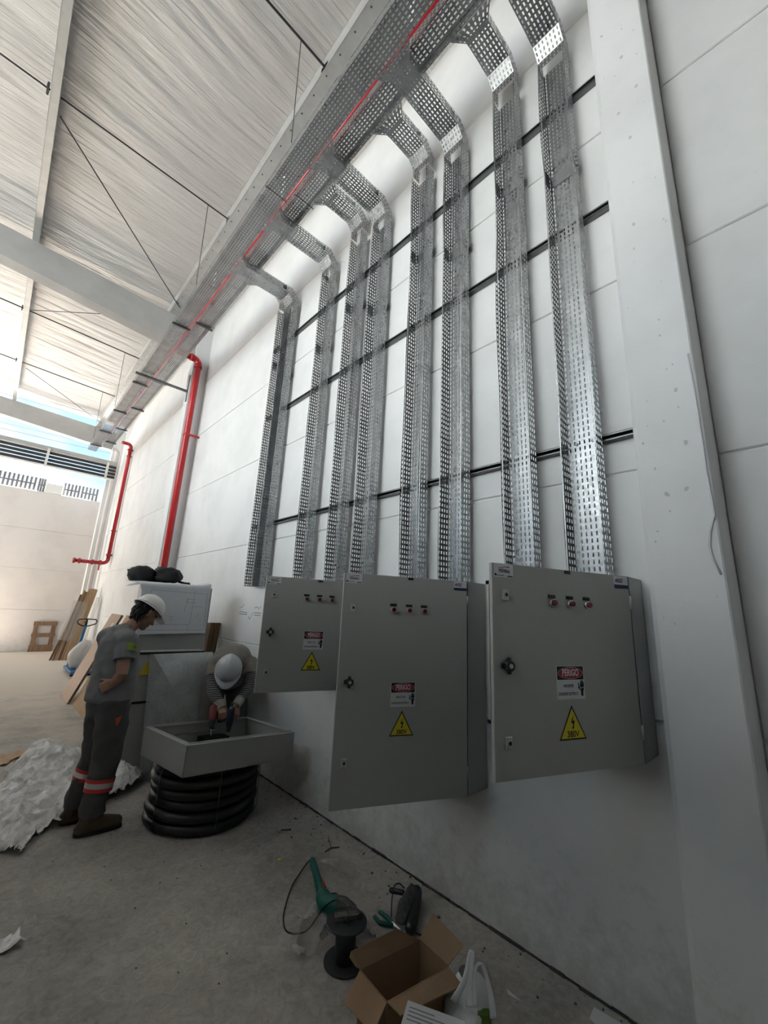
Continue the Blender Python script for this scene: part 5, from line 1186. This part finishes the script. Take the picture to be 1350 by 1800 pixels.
# green hammer drill resting its nose on the spool
t = thing('hammer_drill', 'green corded hammer drill lying against the black spool', 'drill', (1.74, 2.15, 0))
tip = atz(549, 1512, 0.035); hb = atz(566, 1572, 0.055); body0 = atz(572, 1590, 0.06); nose0 = atz(604, 1594, 0.085); nose1 = atz(634, 1612, 0.18)
b = MB(); b.limb([tip, tip.lerp(hb, 0.5), hb], [(0.016, 0.020), (0.018, 0.023), (0.024, 0.03)], 14); b.build('grip', 'toolgreen', t)
b = MB(); b.limb([hb.lerp(body0, 0.3), body0, body0.lerp(nose0, 0.6)], [0.042, 0.050, 0.048], 18); b.build('motor_housing', 'toolgreen', t)
b = MB(); b.limb([body0.lerp(nose0, 0.6), nose0, nose0.lerp(nose1, 0.45)], [0.046, 0.044, 0.036], 16); b.build('gear_housing', 'dust', t)
b = MB(); b.tube([nose0.lerp(nose1, 0.4), nose0.lerp(nose1, 0.75), nose1], [0.028, 0.024, 0.014], 16); b.build('chuck', 'black', t)
b = MB(); p = hb + Vector((0.022, 0.01, 0.02)); b.limb([p, p + (tip - hb).normalized() * 0.05], [0.011, 0.009], 10); b.build('trigger', 'switchred', t)
b = MB(); q = body0.lerp(nose0, 0.35)
for k in range(4): b.limb([q + Vector((0.004, -0.012 + 0.008 * k, 0.047)), q + Vector((0.03, -0.018 + 0.008 * k, 0.044))], [0.003, 0.003], 6)
b.build('vent', 'black', t)['kind'] = 'stuff'
b = MB(); b.limb([tip, tip + (tip - hb).normalized() * 0.03], [0.010, 0.006], 10); b.build('cord_sleeve', 'black', t)
cp = [tip + (tip - hb).normalized() * 0.03, atz(534, 1525, 0.02), atz(512, 1560, 0.008), atz(499, 1605, 0.006), atz(500, 1630, 0.006), atz(510, 1640, 0.006), atz(530, 1640, 0.006), atz(545, 1630, 0.012), atz(560, 1608, 0.04), atz(575, 1590, 0.10), atz(592, 1582, 0.15), atz(607, 1592, 0.18), atz(612, 1610, 0.18), atz(613, 1626, 0.174)]
def smooth_path(pts, n=6):
    P = [Vector(p) for p in pts]; P = [P[0]] + P + [P[-1]]; out = []
    for i in range(1, len(P) - 2):
        for k in range(n):
            u = k / n; a, b_, c, d = P[i - 1], P[i], P[i + 1], P[i + 2]
            out.append(0.5 * ((2 * b_) + (c - a) * u + (2 * a - 5 * b_ + 4 * c - d) * u * u + (3 * b_ - a - 3 * c + d) * u ** 3))
    return out + [P[-2]]
b = MB(); b.tube(smooth_path(cp), 0.0038, 8); b.build('cord', 'black', t)

# second power tool wrapped in plastic
t = thing('angle_grinder', 'dusty angle grinder with a black side handle behind the cardboard box', 'grinder', (2.0, 1.83, 0))
ga, gb = atz(732, 1568, 0.045), atz(722, 1632, 0.04)
b = MB(); b.limb([ga, ga.lerp(gb, 0.5), gb], [0.034, 0.036, 0.030], 16); b.build('motor_housing', 'black', t)
b = MB(); mtx = (ga.lerp(gb, 0.15)); c0 = atz(712, 1592, 0.075); b.limb([atz(727, 1562, 0.09), c0, atz(703, 1618, 0.05)], [(0.03, 0.018), (0.042, 0.022), (0.03, 0.016)], 18, side=(0.6, 0.5, 0.3)); remesh(b, 'dusty_guard', 'dust', t, 0.006, 1, zmin=0.003, wrinkle=0.008, wscale=22)
b = MB(); b.limb([atz(688, 1565, 0.055), atz(708, 1569, 0.06)], [0.015, 0.014], 12); b.build('side_handle', 'black', t)
b = MB(); b.tube(smooth_path([atz(688, 1612, 0.01), atz(689, 1580, 0.05), atz(693, 1558, 0.10), atz(702, 1553, 0.10), atz(711, 1562, 0.08)]), 0.0035, 8); b.build('cord', 'black', t)
b = MB(); b.tube(smooth_path([atz(722, 1632, 0.02), atz(735, 1642, 0.006), atz(750, 1643, 0.006), atz(765, 1640, 0.006)]), 0.0035, 8); b.build('cord', 'black', t)
t = thing('cutting_pliers', 'green handled pliers on the floor in front of the grinder', 'pliers', atz(680, 1622, 0.0))
for a, c, d in (((668, 1603), (680, 1612), (692, 1624)), ((659, 1612), (668, 1622), (690, 1626))):
    b = MB(); b.limb([atz(*a, 0.016), atz(*c, 0.018), atz(*d, 0.016)], [0.010, 0.011, 0.009], 10); b.build('handle', 'toolgreen', t)
b = MB(); b.limb([atz(691, 1625, 0.014), atz(703, 1634, 0.012)], [0.013, 0.007], 10); b.build('jaw', 'chrome', t)

# open cardboard box
t = thing('cardboard_box', 'open brown cardboard box with spread flaps at the front', 'box', (1.53, 1.40, 0))
zr = 0.24; A, B, C, D = (atz(633, 1704, zr), atz(737, 1652, zr), atz(797, 1716, zr), atz(674, 1752, zr))
C = A + (B - A) + (D - A) * 1.15; D = A + (D - A) * 1.15
def sheet(b, pts, th=0.004, mi=0, mi2=None):
    pts = [Vector(p) for p in pts]; n = (pts[1] - pts[0]).cross(pts[-1] - pts[0]).normalized() * th; k = len(pts)
    b.add(pts, [tuple(range(k))], mi); b.add([p + n for p in pts], [tuple(reversed(range(k)))], mi if mi2 is None else mi2)
    for i in range(k): j = (i + 1) % k; b.add([pts[i], pts[j], pts[j] + n, pts[i] + n], [(0, 1, 2, 3)], mi)
fl0 = lambda p: Vector((p.x, p.y, 0.002))
for a, c in ((A, B), (B, C), (C, D), (D, A)):
    b = MB(); sheet(b, [a, c, fl0(c), fl0(a)], 0.004, 0, 1); b.build('side', ['card', 'cardin'], t)
b = MB(); sheet(b, [fl0(A), fl0(B), fl0(C), fl0(D)], 0.003, 1); b.build('bottom', ['card', 'cardin'], t)
def flap(p, q, r, s, nm='flap'):
    b = MB(); sheet(b, [p, q, r, s], 0.004, 0); fix_normals(b.build(nm, 'card', t))
flap(A, B, atz(697, 1632, 0.31), atz(617, 1672, 0.30))
b = MB(); sheet(b, [A, atz(617, 1672, 0.30), atz(614, 1683, 0.29), atz(624, 1699, 0.26)], 0.004); fix_normals(b.build('folded_tab', 'card', t))
flap(B, C, atz(815, 1662, 0.25), atz(761, 1607, 0.25))
flap(A, D, atz(655, 1818, 0.20), atz(604, 1762, 0.19))
od = (D - A).normalized(); D1 = D + od * 0.075 + Vector((0, 0, 0.004)); C1 = C + od * 0.075 + Vector((0, 0, -0.02))
flap(D, C, C1, D1)
# sheet of paper leaning on the box front
p0, p1 = atz(717, 1758, 0.256), atz(818, 1795, 0.256); vv = Vector((p1.y - p0.y, -(p1.x - p0.x), 0)).normalized() * 0.2; vv = vv if vv.dot(CAM - p0) > 0 else -vv
b = MB(); q = [p0, p1, p1 + vv - Vector((0, 0, 0.02)), p0 + vv - Vector((0, 0, 0.02))]; sheet(b, q, 0.0008); t2 = thing('printed_sheet', 'white printed sheet of paper lying on the front of the cardboard box', 'paper', q[3]); b.build('sheet', 'white', t2)
b = MB(); dx = (q[1] - q[0]); dy = (q[3] - q[0]); nn = dx.cross(dy).normalized(); nn = nn if nn.z > 0 else -nn
for k, (u0, u1, v) in enumerate(((0.06, 0.5, 0.10), (0.06, 0.72, 0.17), (0.06, 0.65, 0.24), (0.06, 0.8, 0.31))):
    b.add([q[0] + dx * u0 + dy * v + nn * 0.001, q[0] + dx * u1 + dy * v + nn * 0.001, q[0] + dx * u1 + dy * (v + 0.02) + nn * 0.001, q[0] + dx * u0 + dy * (v + 0.02) + nn * 0.001], [(0, 1, 2, 3)])
b.build('printed_line', 'pencil', t2)['kind'] = 'stuff'
# carrier bag with a green packet
bc = atz(822, 1800, 0.06); t = thing('carrier_bag', 'thin white carrier bag with upright handles beside the cardboard box', 'bag', (bc.x, bc.y, 0))
b = MB(); n = 30; m2 = 14; vs = []
for i in range(m2 + 1):
    v = i / m2
    for j in range(n):
        a = 2 * math.pi * j / n; p = Vector((math.cos(a), math.sin(a), v * 2))
        r = (0.50 + 0.9 * math.sin(math.pi * min(1, 0.15 + v * 0.85)) ** 0.7) * (1 + 0.2 * noise.noise(p * 2.3)) * 0.080
        vs.append(Vector((bc.x + 0.95 * r * math.cos(a), bc.y + 0.8 * r * math.sin(a), 0.004 + 0.225 * v + 0.012 * noise.noise(p * 3))))
fs = [(i * n + j, i * n + (j + 1) % n, (i + 1) * n + (j + 1) % n, (i + 1) * n + j) for i in range(m2) for j in range(n)]
b.add(vs, fs, 0, True); b.build('bag_body', 'bagwhite', t)
def strap(pts, w):
    b = MB(); P = smooth_path(pts, 5); b.tube(P, [(w * (1.35 - 0.75 * math.sin(math.pi * i / (len(P) - 1))), 0.0035) for i in range(len(P))], 8, side=RIGHT); b.build('handle', 'bagwhite', t)
strap([atz(797, 1760, 0.20), atz(817, 1722, 0.27), atz(826, 1676, 0.345), atz(829, 1673, 0.348), atz(831, 1680, 0.34), atz(826, 1730, 0.26), atz(826, 1770, 0.20)], 0.011)
strap([atz(833, 1770, 0.20), atz(833, 1722, 0.27), atz(836, 1702, 0.30), atz(842, 1694, 0.315), atz(850, 1700, 0.30), atz(862, 1745, 0.22), atz(868, 1790, 0.15)], 0.011)
pk = atz(842, 1790, 0.13); b = MB(); mtp = frame(Vector((pk.x, pk.y, 0.0)), (RIGHT.x, RIGHT.y, 0), (0, 0, 1)); b.bbox((-0.042, 0.004, -0.014), (0.048, 0.158, 0.014), 0.008, 0, mtp); tag(b.build('green_packet', 'packgreen', origin=(pk.x, pk.y, 0)), 'shiny green packet inside the carrier bag', 'packet')
b = MB(); sheet(b, [atz(891, 1738, 0.004), atz(919, 1762, 0.004), atz(893, 1748, 0.004)], 0.001); tag(b.build('paper_scrap', 'white', origin=atz(900, 1750, 0)), 'pointed white paper scrap on the floor right of the carrier bag', 'paper')
b = MB(); sheet(b, [atz(1044, 1770, 0.004), atz(1095, 1800, 0.004), atz(1080, 1830, 0.004), atz(1036, 1790, 0.004)], 0.001); tag(b.build('paper_scrap', 'white', origin=atz(1065, 1795, 0)), 'flat pale scrap at the foot of the wall at the bottom edge', 'paper')
# small debris
b = MB(); b.tube([atz(494, 1459, 0.005), atz(509, 1458, 0.005)], 0.003, 6); b.tube([atz(509, 1458, 0.005), atz(511, 1458, 0.005)], 0.007, 6); tag(b.build('screw', 'darksteel', origin=atz(500, 1459, 0)), 'dark screw lying on the floor right of the conduit coil', 'screw')
b = MB(); b.limb([atz(572, 1497, 0.006), atz(582, 1490, 0.008), atz(596, 1489, 0.006)], [0.004, 0.005, 0.004], 8); b.limb([atz(582, 1490, 0.008), atz(577, 1470, 0.006)], [0.003, 0.003], 8); tag(b.build('twig', 'wood3', origin=atz(582, 1490, 0)), 'thin forked stick on the floor beyond the green drill', 'stick')
b = MB(); p = atz(491, 1511, 0.004); b.ball(p, (0.014, 0.018, 0.004), seg=8, rings=6); tag(b.build('leaf', 'yellow', origin=p), 'small yellow leaf on the floor left of the green drill', 'leaf')
b = MB(); b.tube([atz(650, 1636, 0.006), atz(659, 1645, 0.006)], 0.006, 8); tag(b.build('drill_bit', 'chrome', origin=atz(655, 1640, 0)), 'short metal bit on the floor between the spool and the box', 'drill bit')
b = MB(); rr = random.Random(12)
for k in range(90):
    yy = rr.uniform(0.75, 4.0); xx = W - abs(rr.gauss(0, 0.16)) - 0.01; r = rr.uniform(0.002, 0.008)
    b.ball((xx, yy, r * 0.5), (r, r * rr.uniform(.6, 1.3), r * 0.7), seg=6, rings=4)
for k in range(60):
    b.ball((rr.uniform(0.6, 2.2), rr.uniform(1.4, 6), 0.002), (0.004, 0.005, 0.003), seg=6, rings=4)
tag(b.build('rubble', 'dust'), 'scattered crumbs of mortar and grit on the floor along the wall', 'rubble', kind='stuff')
for o in bpy.data.objects:
    if '_o' in o: del o['_o']
